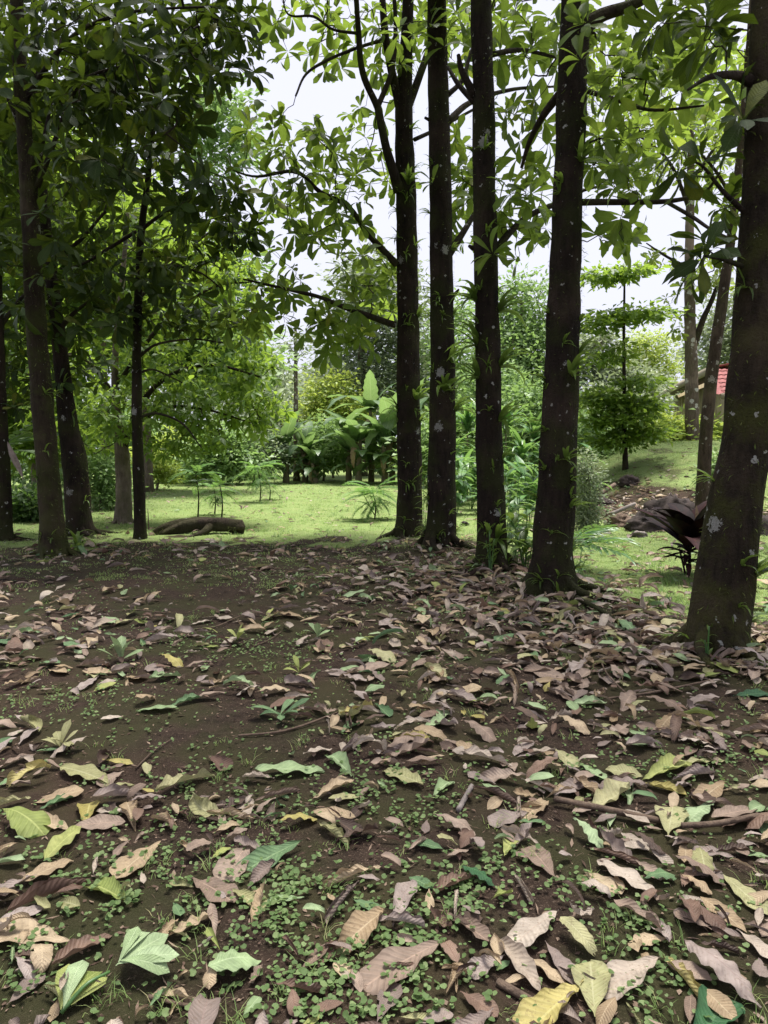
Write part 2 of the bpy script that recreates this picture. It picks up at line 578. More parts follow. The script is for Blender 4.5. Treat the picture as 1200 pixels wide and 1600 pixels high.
LC = {   # colours of fallen leaves
    'pink': ('pinkish brown', [(0, (.19, .132, .098)), (.5, (.285, .21, .16)), (1, (.36, .275, .215))], (.40, .28, .21)),
    'tan': ('tan', [(0, (.29, .205, .12)), (.5, (.39, .29, .18)), (1, (.46, .36, .24))], (.50, .40, .26)),
    'mauve': ('mauve grey', [(0, (.195, .148, .125)), (.5, (.285, .225, .195)), (1, (.37, .305, .27))], (.24, .17, .15)),
    'red': ('reddish brown', [(0, (.125, .075, .055)), (.5, (.19, .12, .085)), (1, (.24, .16, .115))], (.14, .07, .05)),
    'brown': ('dark brown', [(0, (.055, .036, .028)), (.5, (.09, .058, .043)), (1, (.14, .09, .066))], (.16, .10, .07)),
    'pale': ('pale grey tan', [(0, (.34, .275, .215)), (.5, (.43, .355, .285)), (1, (.50, .425, .35))], (.36, .28, .22)),
    'yellow': ('yellow', [(0, (.32, .27, .08)), (.5, (.40, .34, .11)), (1, (.45, .38, .16))], (.5, .46, .2)),
    'lime': ('yellow green', [(0, (.19, .235, .06)), (.5, (.265, .305, .085)), (1, (.34, .355, .12))], (.42, .45, .16)),
    'olive': ('olive tan', [(0, (.27, .26, .115)), (.5, (.34, .33, .16)), (1, (.40, .37, .2))], (.45, .43, .26)),
    'palegreen': ('pale green', [(0, (.21, .29, .14)), (.5, (.28, .37, .18)), (1, (.34, .43, .24))], (.42, .50, .30)),
    'green': ('mid green', [(0, (.075, .14, .06)), (.5, (.115, .195, .085)), (1, (.16, .25, .115))], (.26, .36, .17)),
    'dkgreen': ('dark green', [(0, (.02, .07, .028)), (.5, (.03, .095, .035)), (1, (.045, .12, .045))], (.10, .19, .08)),
}
for k_, (w_, st_, ve_) in LC.items():
    M['L_' + k_] = leaf_mat('fallen_' + k_, st_, ve_, .5, tuple(min(.8, c * 1.5) for c in st_[1][1]), .15, .65, bump=.38, spots=.35 if k_ in ('tan', 'yellow', 'olive', 'pale', 'mauve') else .0, spotcol=(.12, .07, .04), spec=.3)


# ------------------------------------------------------------------ leaf shapes
def prof(u, kind):
    if kind == 'obovate':
        w = np.maximum(u, 0) ** 1.25 * np.maximum(1 - u, 0) ** .5
        w = w / .445
        return np.clip(w, .03, 1)
    if kind == 'lance':
        return np.clip(np.sin(np.pi * np.clip(u, 0, 1) ** .9) ** .8, .03, 1)
    if kind == 'ovate':
        return np.clip((np.maximum(u, 0) ** .55 * np.maximum(1 - u, 0) ** .75) / .60, .04, 1)
    if kind == 'strap':
        return np.clip(np.minimum(.55 + 3 * u, 1) * (1 - u ** 3) ** .9, .02, 1)
    return np.ones_like(u)


def leaf_tmpl(nu, nv, kind='obovate', wr=.4, arch=0., fold=.1, curl=0., wave=0., twist=0., tipcurl=0., seed=0, nibble=0.):
    """unit leaf along +Y, facing +Z -> V, quads, uv"""
    r = np.random.default_rng(seed)
    u = np.linspace(0, 1, nu + 1)
    v = np.linspace(-1, 1, 2 * nv + 1)
    ang = arch * (u - .25) + tipcurl * np.maximum(u - .6, 0) ** 1.5 * 3
    dy = np.cos(ang)
    dz = -np.sin(ang)
    yc = np.concatenate([[0], np.cumsum((dy[1:] + dy[:-1]) / 2)]) / nu
    zc = np.concatenate([[0], np.cumsum((dz[1:] + dz[:-1]) / 2)]) / nu
    w = prof(u, kind) * wr / 2
    if nibble:
        nl = 1 + nibble * np.sin(u * r.uniform(22, 40) + r.uniform(0, 6)) * (u > .1)
        nr = 1 + nibble * np.sin(u * r.uniform(22, 40) + r.uniform(0, 6)) * (u > .1)
    else:
        nl = nr = np.ones_like(u)
    U, Vv = np.meshgrid(u, v, indexing='ij')
    ww = np.where(Vv < 0, (w * nl)[:, None], (w * nr)[:, None])
    c = curl * (1 + .5 * np.sin(U * 5 + r.uniform(0, 6)))
    a = np.clip(np.abs(Vv) * c, -2.6, 2.6)
    rad = np.where(np.abs(c) > 1e-3, np.sin(a) / np.where(np.abs(c) > 1e-3, c, 1), np.abs(Vv))
    hh = np.where(np.abs(c) > 1e-3, (1 - np.cos(a)) / np.where(np.abs(c) > 1e-3, c, 1), 0)
    X = np.sign(Vv) * rad * ww
    Z = hh * ww + fold * np.abs(Vv) * ww
    k1, k2 = r.uniform(2.2, 4.5, 2)
    p1, p2 = r.uniform(0, 6.28, 2)
    Z = Z + wave * np.where(Vv < 0, np.sin(U * 6.28 * k1 + p1), np.sin(U * 6.28 * k2 + p2)) * Vv ** 2 * wr
    tw = twist * (U - .3)
    X2 = X * np.cos(tw) - Z * np.sin(tw)
    Z2 = X * np.sin(tw) + Z * np.cos(tw)
    nz = -dz[:, None]
    P = np.stack([X2, yc[:, None] + Z2 * nz, zc[:, None] + Z2 * dy[:, None]], -1)
    n2 = 2 * nv + 1
    i = (np.arange(nu)[:, None] * n2 + np.arange(2 * nv)[None]).ravel()
    F = np.stack([i, i + 1, i + n2 + 1, i + n2], -1)
    uv = np.stack([U, Vv * .5 + .5], -1).reshape(-1, 2)
    return P.reshape(-1, 3), F, uv


CAN_T = [leaf_tmpl(5, 1, 'obovate', .38 + .02 * (s % 3), arch=.3 + .28 * (s % 4), fold=.12 + .1 * (s % 3), twist=.3 * ((s % 3) - 1), seed=s) for s in range(8)]
CAN_M = [mesh_np('canopy_leaf', *t) for t in CAN_T]
SMALL_T = [leaf_tmpl(3, 1, 'ovate', .45, arch=.5 + .3 * s, fold=.15, seed=s) for s in range(3)]
FAR_T = [(np.array([[0, 0, 0], [.27, .5, .08], [0, 1, -.1], [-.27, .5, .08]], float), np.array([[0, 1, 2, 3]]), np.array([[0, .5], [.5, 1], [1, .5], [.5, 0]], float)),
         (np.array([[0, 0, 0], [.22, .45, -.06], [0, .95, .05], [-.22, .5, -.06]], float), np.array([[0, 1, 2, 3]]), np.array([[0, .5], [.5, 1], [1, .5], [.5, 0]], float))]


def frame_leaf_children(root, mats, meshes, mat, limit=300):
    """the leaves that show largest become parts, the rest one foliage mass; returns index split"""
    P = mats[:, :3, 3] + mats[:, :3, 1] * .5
    px, py, dep = proj(P)
    size = np.linalg.norm(mats[:, :3, 1], axis=1) * FPX / np.maximum(dep, .1)
    vis = (px > 5) & (px < 1195) & (py > 3) & (py < 1595) & (dep > .3)
    sc = np.where(vis, size, -1)
    order = np.argsort(-sc)[:limit]
    order = order[sc[order] > 9.5]
    base = np.array(root.location)
    for n, i in enumerate(order):
        me = meshes[int(i) % len(meshes)]
        o = bpy.data.objects.new('leaf', me)
        COL.objects.link(o)
        o.parent = root
        m = mats[i].copy()
        m[:3, 3] -= base
        o.matrix_local = Matrix(m)
        o.material_slots[0].link = 'OBJECT'
        o.material_slots[0].material = mat
    mask = np.ones(len(mats), bool)
    mask[order] = False
    return mask


for me_ in CAN_M:
    me_.materials.append(M['leaf_mid'])


def shift(V, root):
    return np.asarray(V) - np.array(root.location)


# ------------------------------------------------------------------ ground
def axis(n, lo, hi, c, a):
    t = np.linspace(-1, 1, n)
    s = np.sinh(a * t) / math.sinh(a)
    return np.where(s < 0, c + s * (c - lo), c + s * (hi - c))


gx = axis(250, -400, 400, 0, 7.0)
gy = axis(300, -120, 700, 6, 6.4)
GX, GY = np.meshgrid(gx, gy, indexing='ij')
GZ = hgt(GX, GY)
n2 = len(gy)
gi = (np.arange(len(gx) - 1)[:, None] * n2 + np.arange(n2 - 1)[None]).ravel()
gF = np.stack([gi, gi + n2, gi + n2 + 1, gi + 1], -1)
gm = mesh_np('ground', np.stack([GX, GY, GZ], -1).reshape(-1, 3), gF, vattr={'lawn': np.maximum(lawn(GX, GY), sst((GY - 60) / 10)).ravel()})
prop(link('ground', gm, None, M['ground']), kind='structure')


# ------------------------------------------------------------------ trees of the grove
def px_path(pts, Y0, Y1=None):
    """(px, py, width px) list -> points and radii"""
    P, r = [], []
    n = len(pts)
    for i, (x, y, w) in enumerate(pts):
        Y = Y0 if Y1 is None else Y0 + (Y1 - Y0) * i / (n - 1)
        p = at(x, y, Y)
        dep = (p - CAM) @ FWD
        P.append(p)
        r.append(w / 2 * dep / FPX)
    return np.array(P), np.array(r)


def sweep(P, r, n, **kw):
    PP = catmull(P, n)
    t = np.linspace(0, len(P) - 1, n)
    rr = np.interp(t, np.arange(len(P)), r)
    return PP, rr


def grow(skel, targets, r0=.0035):
    """fine branching from skeleton points to leaf tips; returns segments and arrival directions"""
    nodes = [p for p in skel]
    par = [-1] * len(nodes)
    T = np.asarray(targets)
    SK = np.asarray(skel)
    d0 = np.array([np.min(np.linalg.norm(SK - t, axis=1)) for t in T])
    dirs = np.zeros_like(T)
    arr = np.zeros((len(nodes) + 4 * len(T), 3))
    arr[:len(nodes)] = SK
    cnt = len(nodes)
    for i in np.argsort(d0):
        t = T[i]
        j = int(np.argmin(np.linalg.norm(arr[:cnt] - t, axis=1)))
        a = arr[j]
        L = np.linalg.norm(t - a)
        ks = (.35, .7, 1.0)
        prev = j
        for k in ks:
            q = a * (1 - k) + t * k
            if k < 1:
                q = q + rng.normal(0, .07 * L, 3) + np.array([0, 0, -.10 * L * k * (1 - k) * 4 * .4])
            arr[cnt] = q
            par.append(prev)
            prev = cnt
            cnt += 1
        dirs[i] = arr[cnt - 1] - arr[cnt - 2]
    load = np.zeros(cnt)
    for k in range(cnt - 1, -1, -1):
        if load[k] == 0:
            load[k] = 1
        if par[k] >= 0:
            load[par[k]] += load[k]
    ns = len(skel)
    ids = np.arange(ns, cnt)
    pa = np.array([par[i] for i in ids])
    rad = np.clip(r0 * np.sqrt(load), .002, .022)
    A, B = arr[pa], arr[ids]
    ra = np.minimum(rad[pa], rad[ids] * 1.25)
    rb = rad[ids]
    return A, B, ra, rb, dirs


def seg_mesh(name, A, B, ra, rb, seg=4):
    d = B - A
    L = np.linalg.norm(d, axis=1, keepdims=True) + 1e-9
    d = d / L
    up = np.where(np.abs(d[:, 2:3]) > .9, [[1.0, 0, 0]], [[0, 0, 1.0]])
    x = np.cross(d, up)
    x /= np.linalg.norm(x, axis=1, keepdims=True) + 1e-9
    y = np.cross(d, x)
    th = np.arange(seg) / seg * 2 * math.pi
    ring = np.cos(th)[None, :, None] * x[:, None] + np.sin(th)[None, :, None] * y[:, None]
    V = np.concatenate([A[:, None] + ring * ra[:, None, None], B[:, None] + ring * rb[:, None, None]], 1).reshape(-1, 3)
    n = len(A)
    b = (np.arange(n) * 2 * seg)[:, None]
    j = np.arange(seg)[None]
    j2 = (j + 1) % seg
    F = np.stack([b + j, b + j2, b + seg + j2, b + seg + j], -1).reshape(-1, 4)
    return mesh_np(name, V, F)


def rosettes(pos, axis_, k=8, L=(.2, .32), wid=1.0, droop=.3):
    """leaf matrices for whorls at pos with axes"""
    n = len(pos)
    axis_ = axis_ / (np.linalg.norm(axis_, axis=1, keepdims=True) + 1e-9)
    up = np.where(np.abs(axis_[:, 2:3]) > .93, [[1.0, 0, 0]], [[0, 0, 1.0]])
    e1 = np.cross(axis_, up)
    e1 /= np.linalg.norm(e1, axis=1, keepdims=True)
    e2 = np.cross(axis_, e1)
    out = []
    ph0 = rng.uniform(0, 6.28, n)
    rs = rng.uniform(.62, 1.15, n)
    rd = rng.uniform(.3, 2.0, n)
    for q in range(k):
        keep = rng.uniform(0, 1, n) > (.12 if q < 5 else .35)
        az = ph0 + q * 2.3999 + rng.normal(0, .25, n)
        pol = R(38) + R(62) * (q / max(k - 1, 1)) + rng.normal(0, .2, n)
        d = axis_ * np.cos(pol)[:, None] + (e1 * np.cos(az)[:, None] + e2 * np.sin(az)[:, None]) * np.sin(pol)[:, None]
        d[:, 2] -= droop * rd * rng.uniform(.3, 1.5, n)
        d /= np.linalg.norm(d, axis=1, keepdims=True)
        nrm = axis_ + np.array([0, 0, .5]) + rng.normal(0, .25, (n, 3))
        Ls = rng.uniform(*L, n) * rs
        m = frame(pos + d * .02 + axis_ * .015 * (k - q) / k, d, nrm, Ls * wid * rng.uniform(.8, 1.2, n), Ls, Ls)
        out.append(m[keep])
    return np.concatenate(out)


def region_targets(regs):
    """(cx, cy, rx, ry, Ya, Yb, n) ellipses of the photograph, filled through a range of distances"""
    T = []
    for cx, cy, rx, ry, Ya, Yb, n in regs:
        for _ in range(n):
            a = rng.uniform(0, 6.28)
            s = math.sqrt(rng.uniform(0, 1))
            T.append(at(cx + rx * s * math.cos(a), cy + ry * s * math.sin(a), rng.uniform(Ya, Yb)))
    return T


def crown_targets(c, rx, ry, rz, n, bottom=-.8):
    T = []
    while len(T) < n:
        p = rng.normal(0, 1, 3)
        p /= np.linalg.norm(p)
        p *= rng.uniform(.45, 1) ** .5
        if p[2] < bottom:
            continue
        T.append(np.array(c) + p * np.array([rx, ry, rz]))
    return T


def tufts(P, rr, n, lo, hi, side=None, L=(.03, .09)):
    """moss and small hanging roots on a trunk"""
    s = np.linspace(0, 1, len(P))
    t = rng.uniform(lo, hi, n)
    p = np.stack([np.interp(t, s, P[:, k]) for k in range(3)], 1)
    r = np.interp(t, s, rr)
    az = rng.uniform(0, 6.28, n)
    if side is not None:
        az = np.where(rng.uniform(0, 1, n) < .6, side + rng.normal(0, .7, n), az)
    o = np.stack([np.cos(az), np.sin(az), np.zeros(n)], 1)
    p = p + o * r[:, None] * .97
    d = o + rng.normal(0, .45, (n, 3)) + np.array([0, 0, -.2])
    LL = rng.uniform(*L, n) * rng.uniform(.4, 1, n)
    return frame(p, d, np.tile([0, 0, 1.0], (n, 1)), LL * .35, LL, LL)


def grove_tree(label, trunk, Y, Y1=None, branches=(), regs=(), crown=None, bark='bark', leaf='leaf_mid', flare=.4,
               K=9, L=(.22, .38), dens=1.4, moss=500, group='dark-barked trees of the grove', parts=300, name='grove_tree', rough=.026, tmpl=None, leaf_meshes=None, mossside=0.3, seg=22, droop=.3, fine=.0035):
    tp, tr = px_path(trunk, Y, Y1)
    base = tp[0].copy()
    root = thing(name, label, 'tree', (base[0], base[1], float(hgt(base[0], base[1]))), group)
    seed = int(abs(base[0] * 91 + base[1] * 37))
    tp = np.vstack([base + (tp[0] - tp[1]) / np.linalg.norm(tp[0] - tp[1]) * .12, tp])
    tr = np.concatenate([[tr[0]], tr])
    length = np.sum(np.linalg.norm(np.diff(tp, axis=0), axis=1))
    n = int(max(30, min(110, length * 12)))
    PP, rr = sweep(tp, tr, n)
    V, F, U = tube(PP, rr, seg, flare, rough, seed)
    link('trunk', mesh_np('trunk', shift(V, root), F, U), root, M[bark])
    skel = [p for p in PP[int(n * .45):]]
    for b in branches:
        if isinstance(b, dict):
            bp = np.array(b['pts'], float)
            br = np.linspace(b['r'][0], b['r'][1], len(bp))
        else:
            pts, ya, yb = b
            bp, br = px_path(pts, ya, yb)
        bn = max(10, len(bp) * 5)
        BP, BR = sweep(bp, br, bn)
        V, F, U = tube(BP, BR, 9, 0, .04, seed + len(skel))
        link('branch', mesh_np('branch', shift(V, root), F, U), root, M['branch'])
        skel += [p for p in BP[3:]]
    T = region_targets([(*q[:6], int(round(q[6] * dens))) for q in regs])
    if crown:
        T += crown_targets(*crown)
    if T:
        A, B, ra, rb, dirs = grow(skel, T, fine)
        o = link('fine_branch', seg_mesh('fine_branch', shift(A, root), shift(B, root), ra, rb), root, M['branch'])
        prop(o, kind='stuff')
        ax = dirs / (np.linalg.norm(dirs, axis=1, keepdims=True) + 1e-9) + np.array([0, 0, .55]) + rng.normal(0, .25, dirs.shape)
        LM = rosettes(np.asarray(T), ax, K, L, droop=droop, wid=1.12)
        LM = LM[rng.permutation(len(LM))]
        if parts:
            mask = frame_leaf_children(root, LM, leaf_meshes or CAN_M, M[leaf], parts)
            LM = LM[mask]
        LM[:, :3, 3] -= np.array(root.location)
        o = link('foliage', cloud('foliage', tmpl or CAN_T, LM, rng.uniform(0, 1, len(LM))), root, M[leaf])
        prop(o, kind='stuff')
    if moss >= 400:
        ng = 14 if not group.startswith('dark') or moss >= 900 else 34
        ms = []
        for _ in range(ng):
            i = int(rng.integers(int(n * .06), int(n * .6)))
            a = rng.choice([R(80), -R(80), 0]) + rng.normal(0, .5)
            o_ = np.array([math.sin(a), -math.cos(a), 0])
            k = int(rng.integers(4, 9))
            d = o_ + np.array([0, 0, .6]) + rng.normal(0, .55, (k, 3))
            l_ = rng.uniform(.08, .27, k)
            ms.append(frame(np.tile(PP[i] + o_ * rr[i] * .95, (k, 1)), d, np.tile([0, 0, 1.], (k, 1)), l_ * .9, l_, l_))
        ms = np.concatenate(ms)
        ms[:, :3, 3] -= np.array(root.location)
        o = link('air_plant', cloud('air_plant', BLADE_T, ms, rng.uniform(0, 1, len(ms))), root, M['brom'])
        prop(o, kind='stuff')
    if moss >= 150:
        for q in range(6):
            a = q * 1.047 + rng.uniform(-.4, .4)
            l_ = rng.uniform(1.2, 2.8) * tr[0] + .1
            c_ = np.array([base[0], base[1]])
            pts = []
            for t_, zz in ((.45, .16), (.8, .06), (1.3, .012), (1.9, -.012), (2.4, -.05)):
                aa_ = a + .25 * math.sin(t_ * 2 + q)
                rad_ = tr[0] * .75 + (t_ - .45) / 1.95 * l_
                x_, y_ = c_ + rad_ * np.array([math.cos(aa_), math.sin(aa_)])
                pts.append((x_, y_, float(hgt(x_, y_)) + zz * tr[0] / .2))
            V, F, U = tube(catmull(pts, 14), np.linspace(.26, .05, 14) * tr[0], 8, 0, .05, q)
            link('root', mesh_np('root', shift(V, root), F, U), root, M[bark])
    if moss:
        mm = tufts(PP, rr * 1.02, moss * 3, .0, .75, mossside)
        mm[:, :3, 3] -= np.array(root.location)
        o = link('moss', cloud('moss', FAR_T, mm, rng.uniform(0, 1, len(mm))), root, M['moss'])
        prop(o, kind='stuff')
    return root, PP, rr


BLADE_T = [leaf_tmpl(4, 1, 'strap', .13, arch=.8 + .6 * s_, fold=.4, seed=85 + s_) for s_ in range(3)]
TR = {}
# five trees of the row on the right, far to near
TR[1] = grove_tree('forked dark trunk farthest along the right-hand row, leafy branches reaching left',
    [(640, 842, 42), (640, 770, 40), (638, 600, 36), (637, 450, 34), (634, 300, 31), (631, 170, 28), (634, 90, 20), (638, 0, 17), (644, -160, 12), (640, -420, 6)], 12.4,
    branches=[([(628, 185, 16), (612, 110, 13), (600, 35, 11), (594, -80, 8)], 12.4, 12.0),
              ([(624, 300, 18), (604, 232, 13), (590, 165, 12)], 12.3, 12.0),
              ([(590, 168, 11), (566, 110, 10), (560, 45, 9), (552, -70, 7)], 12.0, 11.6),
              ([(590, 168, 9), (612, 110, 8), (618, 40, 7), (612, -60, 5)], 12.0, 12.4),
              ([(636, 170, 14), (662, 100, 11), (680, 40, 9), (700, -60, 7)], 12.4, 12.9),
              ([(620, 414, 12), (575, 365, 9), (545, 324, 8), (500, 300, 7), (462, 268, 6), (400, 276, 4), (352, 262, 2)], 12.3, 11.2),
              ([(618, 508, 10), (540, 481, 8), (498, 464, 7), (440, 450, 5), (380, 436, 3)], 12.3, 11.4),
              ([(600, 62, 6), (555, 76, 5), (512, 94, 5), (478, 116, 4), (462, 150, 3)], 12.0, 11.5),
              ([(558, 52, 5), (520, 46, 4), (490, 26, 4), (450, 22, 3), (440, -20, 2)], 11.7, 11.2),
              ([(648, 218, 7), (690, 198, 5), (760, 160, 4)], 12.4, 13.2)],
    regs=[(470, 265, 95, 65, 11.2, 13.0, 26), (480, 335, 120, 40, 11.4, 13.2, 16), (500, 420, 115, 65, 11.4, 13.4, 24), (440, 500, 90, 45, 11.2, 12.6, 16), (530, 520, 70, 40, 11.6, 13, 12),
          (480, 70, 95, 60, 11.2, 13, 9), (620, 60, 70, 70, 11.6, 13.4, 14), (585, 300, 50, 70, 12.6, 14, 10), (540, 190, 60, 60, 12, 14, 7), (400, 200, 50, 45, 11, 12.2, 7), (600, 440, 40, 80, 13, 14.5, 12)],
    crown=((0.4, 12.0, 9.6), 3.2, 3.0, 2.2, 150), leaf='leaf_mid')
TR[2] = grove_tree('straight dark trunk with a swollen foot, second from the far end of the row',
    [(687, 862, 50), (690, 800, 45), (691, 600, 40), (690, 400, 36), (686, 200, 33), (682, 0, 30), (680, -250, 20), (684, -520, 9)], 11.0,
    branches=[([(702, 396, 13), (722, 366, 10), (740, 336, 8), (765, 290, 4)], 11, 11.4), ([(704, 470, 11), (709, 462, 7), (717, 452, 3)], 10.9, 10.8),
              ([(700, 190, 11), (735, 160, 8), (800, 140, 6), (870, 135, 3)], 11, 12), ([(698, 150, 9), (722, 125, 7), (735, 85, 6), (760, 20, 4)], 11, 11.4), ([(676, 190, 7), (664, 184, 4)], 11, 10.9)],
    regs=[(715, 60, 50, 60, 10.5, 12, 10), (715, 260, 30, 90, 11.2, 13, 10), (735, 330, 45, 60, 11.5, 13, 9), (690, 310, 50, 25, 10.2, 10.7, 2)],
    crown=((.8, 11, 9.3), 2.8, 2.8, 2.0, 130))
TR[3] = grove_tree('straight dark trunk ringed with grassy epiphytes, middle tree of the right-hand row',
    [(771, 897, 50), (768, 840, 46), (765, 700, 42), (761, 500, 38), (757, 300, 36), (755, 150, 34), (752, 0, 32), (748, -300, 22), (745, -650, 10)], 8.9,
    branches=[([(774, 392, 14), (800, 360, 11), (830, 335, 9), (870, 318, 7), (905, 300, 5), (960, 285, 3)], 8.9, 9.6), ([(742, 150, 14), (722, 112, 10), (716, 85, 6)], 8.9, 8.8), ([(742, 160, 10), (715, 130, 8), (700, 105, 5)], 8.9, 9.2),
              ([(770, 85, 9), (815, 78, 7), (870, 90, 4)], 9, 9.5), ([(740, 388, 9), (733, 384, 5)], 8.9, 8.85)],
    regs=[(815, 330, 50, 60, 8.3, 10, 11), (830, 210, 50, 70, 8.5, 10.5, 11), (820, 70, 60, 60, 8.5, 10.5, 12), (790, 400, 25, 25, 8.3, 9.3, 2)],
    crown=((1.3, 8.8, 9.0), 2.7, 2.7, 1.9, 120))
TR[4] = grove_tree('thick dark leaning trunk with a mossy flared foot, second nearest of the right-hand row',
    [(860, 922, 70), (864, 860, 62), (872, 700, 57), (880, 500, 52), (888, 300, 46), (895, 110, 46), (898, 0, 42), (905, -350, 30), (915, -800, 14)], 7.5,
    branches=[([(905, 48, 26), (940, 24, 20), (990, 6, 16), (1070, -40, 12), (1150, -140, 7)], 7.5, 7.0), ([(880, 140, 14), (850, 178, 11), (828, 220, 8), (815, 262, 5)], 7.5, 8.2),
              ([(905, 316, 11), (985, 316, 9), (1050, 314, 7), (1100, 300, 5), (1125, 270, 3)], 7.5, 6.6), ([(1040, 315, 6), (1080, 338, 6), (1110, 358, 5), (1140, 372, 3)], 6.8, 6.2),
              ([(908, 140, 8), (970, 158, 7), (1020, 172, 5), (1100, 165, 3)], 7.5, 6.8)],
    regs=[(960, 330, 45, 55, 6.6, 8.2, 9), (950, 250, 40, 50, 6.6, 8.2, 9), (960, 110, 60, 50, 6.6, 8.4, 14), (1040, 130, 45, 60, 6.4, 8, 9), (930, 40, 60, 40, 7, 8.6, 8), (1000, 200, 60, 40, 8.2, 9.4, 8)],
    crown=((1.3, 6.6, 8.6), 3.2, 3.0, 1.9, 220), moss=700, leaf='leaf_mid', flare=.5, L=(.18, .31))  # out-of-view crown widened towards the camera to shade the ground
TR[5] = grove_tree('nearest mossy trunk with white lichen patches at the right edge',
    [(1118, 1022, 92), (1125, 950, 88), (1140, 850, 83), (1164, 700, 73), (1172, 600, 67), (1179, 500, 62), (1188, 300, 53), (1194, 100, 47), (1198, 0, 45), (1208, -400, 34), (1222, -1000, 16)], 5.3,
    branches=[([(1178, 130, 20), (1150, 118, 14), (1110, 120, 9), (1075, 140, 4)], 5.3, 5.0), ([(1172, 340, 10), (1130, 300, 7), (1100, 262, 5), (1078, 250, 3)], 5.3, 5.1), ([(1168, 420, 9), (1130, 405, 7), (1100, 400, 4)], 5.3, 5.0),
              ([(1200, -40, 18), (1150, -90, 13), (1080, -130, 9), (980, -180, 5)], 5.3, 4.8)],
    regs=[(1078, 248, 25, 18, 4.9, 5.3, 2), (1095, 405, 32, 30, 4.8, 5.4, 5), (1125, 40, 45, 35, 4.9, 5.6, 5), (1060, 30, 50, 35, 5.2, 6.2, 5), (1150, 190, 15, 40, 5.0, 5.3, 2), (1120, 330, 25, 25, 5.3, 5.9, 2)],
    crown=((1.5, 3.9, 8.2), 3.5, 3.0, 1.7, 260), moss=900, leaf='leaf_dark', K=8, bark='bark_near', flare=.35, L=(.18, .32))  # unseen overhead crown shifted over the foreground to block the sun
# left-hand trees
TR[6] = grove_tree('tall olive-brown trunk beside the bright fern, front tree on the left',
    [(85, 864, 42), (80, 800, 35), (68, 650, 33), (56, 500, 30), (48, 350, 27), (38, 200, 23), (28, 50, 20), (20, -250, 13), (20, -600, 6)], 10.5,
    branches=[([(58, 292, 10), (84, 225, 7), (108, 160, 6), (135, 122, 5), (185, 105, 4), (235, 92, 2)], 10.5, 10.0), ([(50, 330, 8), (66, 230, 6), (82, 150, 5), (95, 60, 3)], 10.5, 10.8), ([(44, 240, 8), (10, 150, 6), (-40, 100, 4)], 10.5, 10.5),
              ([(36, 160, 9), (110, 60, 7), (200, 20, 5), (330, 10, 3)], 10.5, 9.8)],
    regs=[(90, 90, 120, 100, 9, 12, 36), (220, 100, 120, 80, 9, 11.5, 30), (350, 70, 75, 60, 9, 11, 12), (150, 230, 100, 80, 9.2, 11.5, 22), (300, 290, 80, 40, 9.6, 11, 12), (40, 400, 70, 90, 9.5, 12, 16), (270, 180, 60, 50, 10, 11.5, 9), (30, 230, 50, 100, 11, 13, 14), (300, 20, 110, 30, 9, 11.5, 9)],
    crown=((-3.6, 8.6, 8.8), 3.4, 3.4, 1.9, 210), bark='bark_left', leaf='leaf_dark', group='trees on the left of the grove', moss=600, dens=2.1)  # unseen crown top brought nearer the camera for more shade
TR[7] = grove_tree('dark trunk with a swollen burl behind the front left tree',
    [(126, 838, 38), (121, 770, 39), (117, 722, 38), (106, 660, 29), (97, 580, 24), (86, 480, 20), (74, 380, 18), (64, 270, 15), (56, 120, 12), (52, -100, 9), (50, -420, 5)], 12.8,
    branches=[([(90, 520, 8), (115, 490, 6), (140, 470, 4)], 12.8, 12.4), ([(76, 400, 8), (120, 380, 6), (165, 330, 4)], 12.8, 12.2), ([(70, 340, 7), (30, 300, 5), (0, 280, 3)], 12.8, 13)],
    regs=[(110, 470, 90, 70, 12, 14, 24), (40, 540, 50, 80, 12, 14.5, 18), (150, 370, 70, 60, 12, 14, 16), (120, 300, 90, 70, 12.5, 15, 18), (20, 430, 40, 90, 13, 15, 14), (110, 170, 100, 90, 12, 15, 22), (120, 560, 50, 50, 12.5, 14, 9)],
    crown=((-6.2, 13, 9.0), 3, 3, 2, 130), bark='bark', leaf='leaf_dark', group='trees on the left of the grove', moss=400, dens=1.9)
TR[8] = grove_tree('thin straight young trunk standing at the end of the fallen log',
    [(220, 842, 19), (217, 760, 18), (214, 640, 16), (214, 540, 14), (217, 440, 12), (220, 370, 11), (232, 270, 9), (244, 150, 7), (254, 0, 5), (260, -150, 3)], 12.4,
    branches=[([(219, 556, 5), (245, 538, 4), (300, 530, 3), (350, 536, 2)], 12.4, 11.8), ([(219, 582, 4), (242, 578, 3), (285, 598, 2)], 12.4, 12), ([(219, 652, 5), (245, 646, 4), (285, 662, 3), (315, 700, 2)], 12.4, 12),
              ([(213, 362, 6), (175, 385, 5), (130, 412, 4), (95, 420, 2)], 12.4, 12.0), ([(220, 360, 6), (262, 330, 5), (320, 318, 4), (372, 330, 2)], 12.4, 11.6), ([(217, 430, 6), (260, 415, 5), (310, 425, 3), (345, 450, 2)], 12.4, 11.8)],
    regs=[(285, 420, 75, 50, 11.3, 12.8, 20), (330, 350, 75, 45, 11.2, 12.6, 16), (240, 500, 70, 35, 11.6, 13, 13), (150, 430, 50, 45, 11.6, 12.6, 10), (330, 500, 60, 40, 11.8, 13, 9), (250, 270, 60, 50, 11.8, 13, 10), (205, 200, 50, 60, 12, 13.4, 8)],
    crown=((-3.8, 12.2, 8.2), 1.6, 1.6, 1.6, 40), bark='bark', leaf='leaf_dark', group='trees on the left of the grove', moss=120, seg=14, flare=.35, dens=1.6)

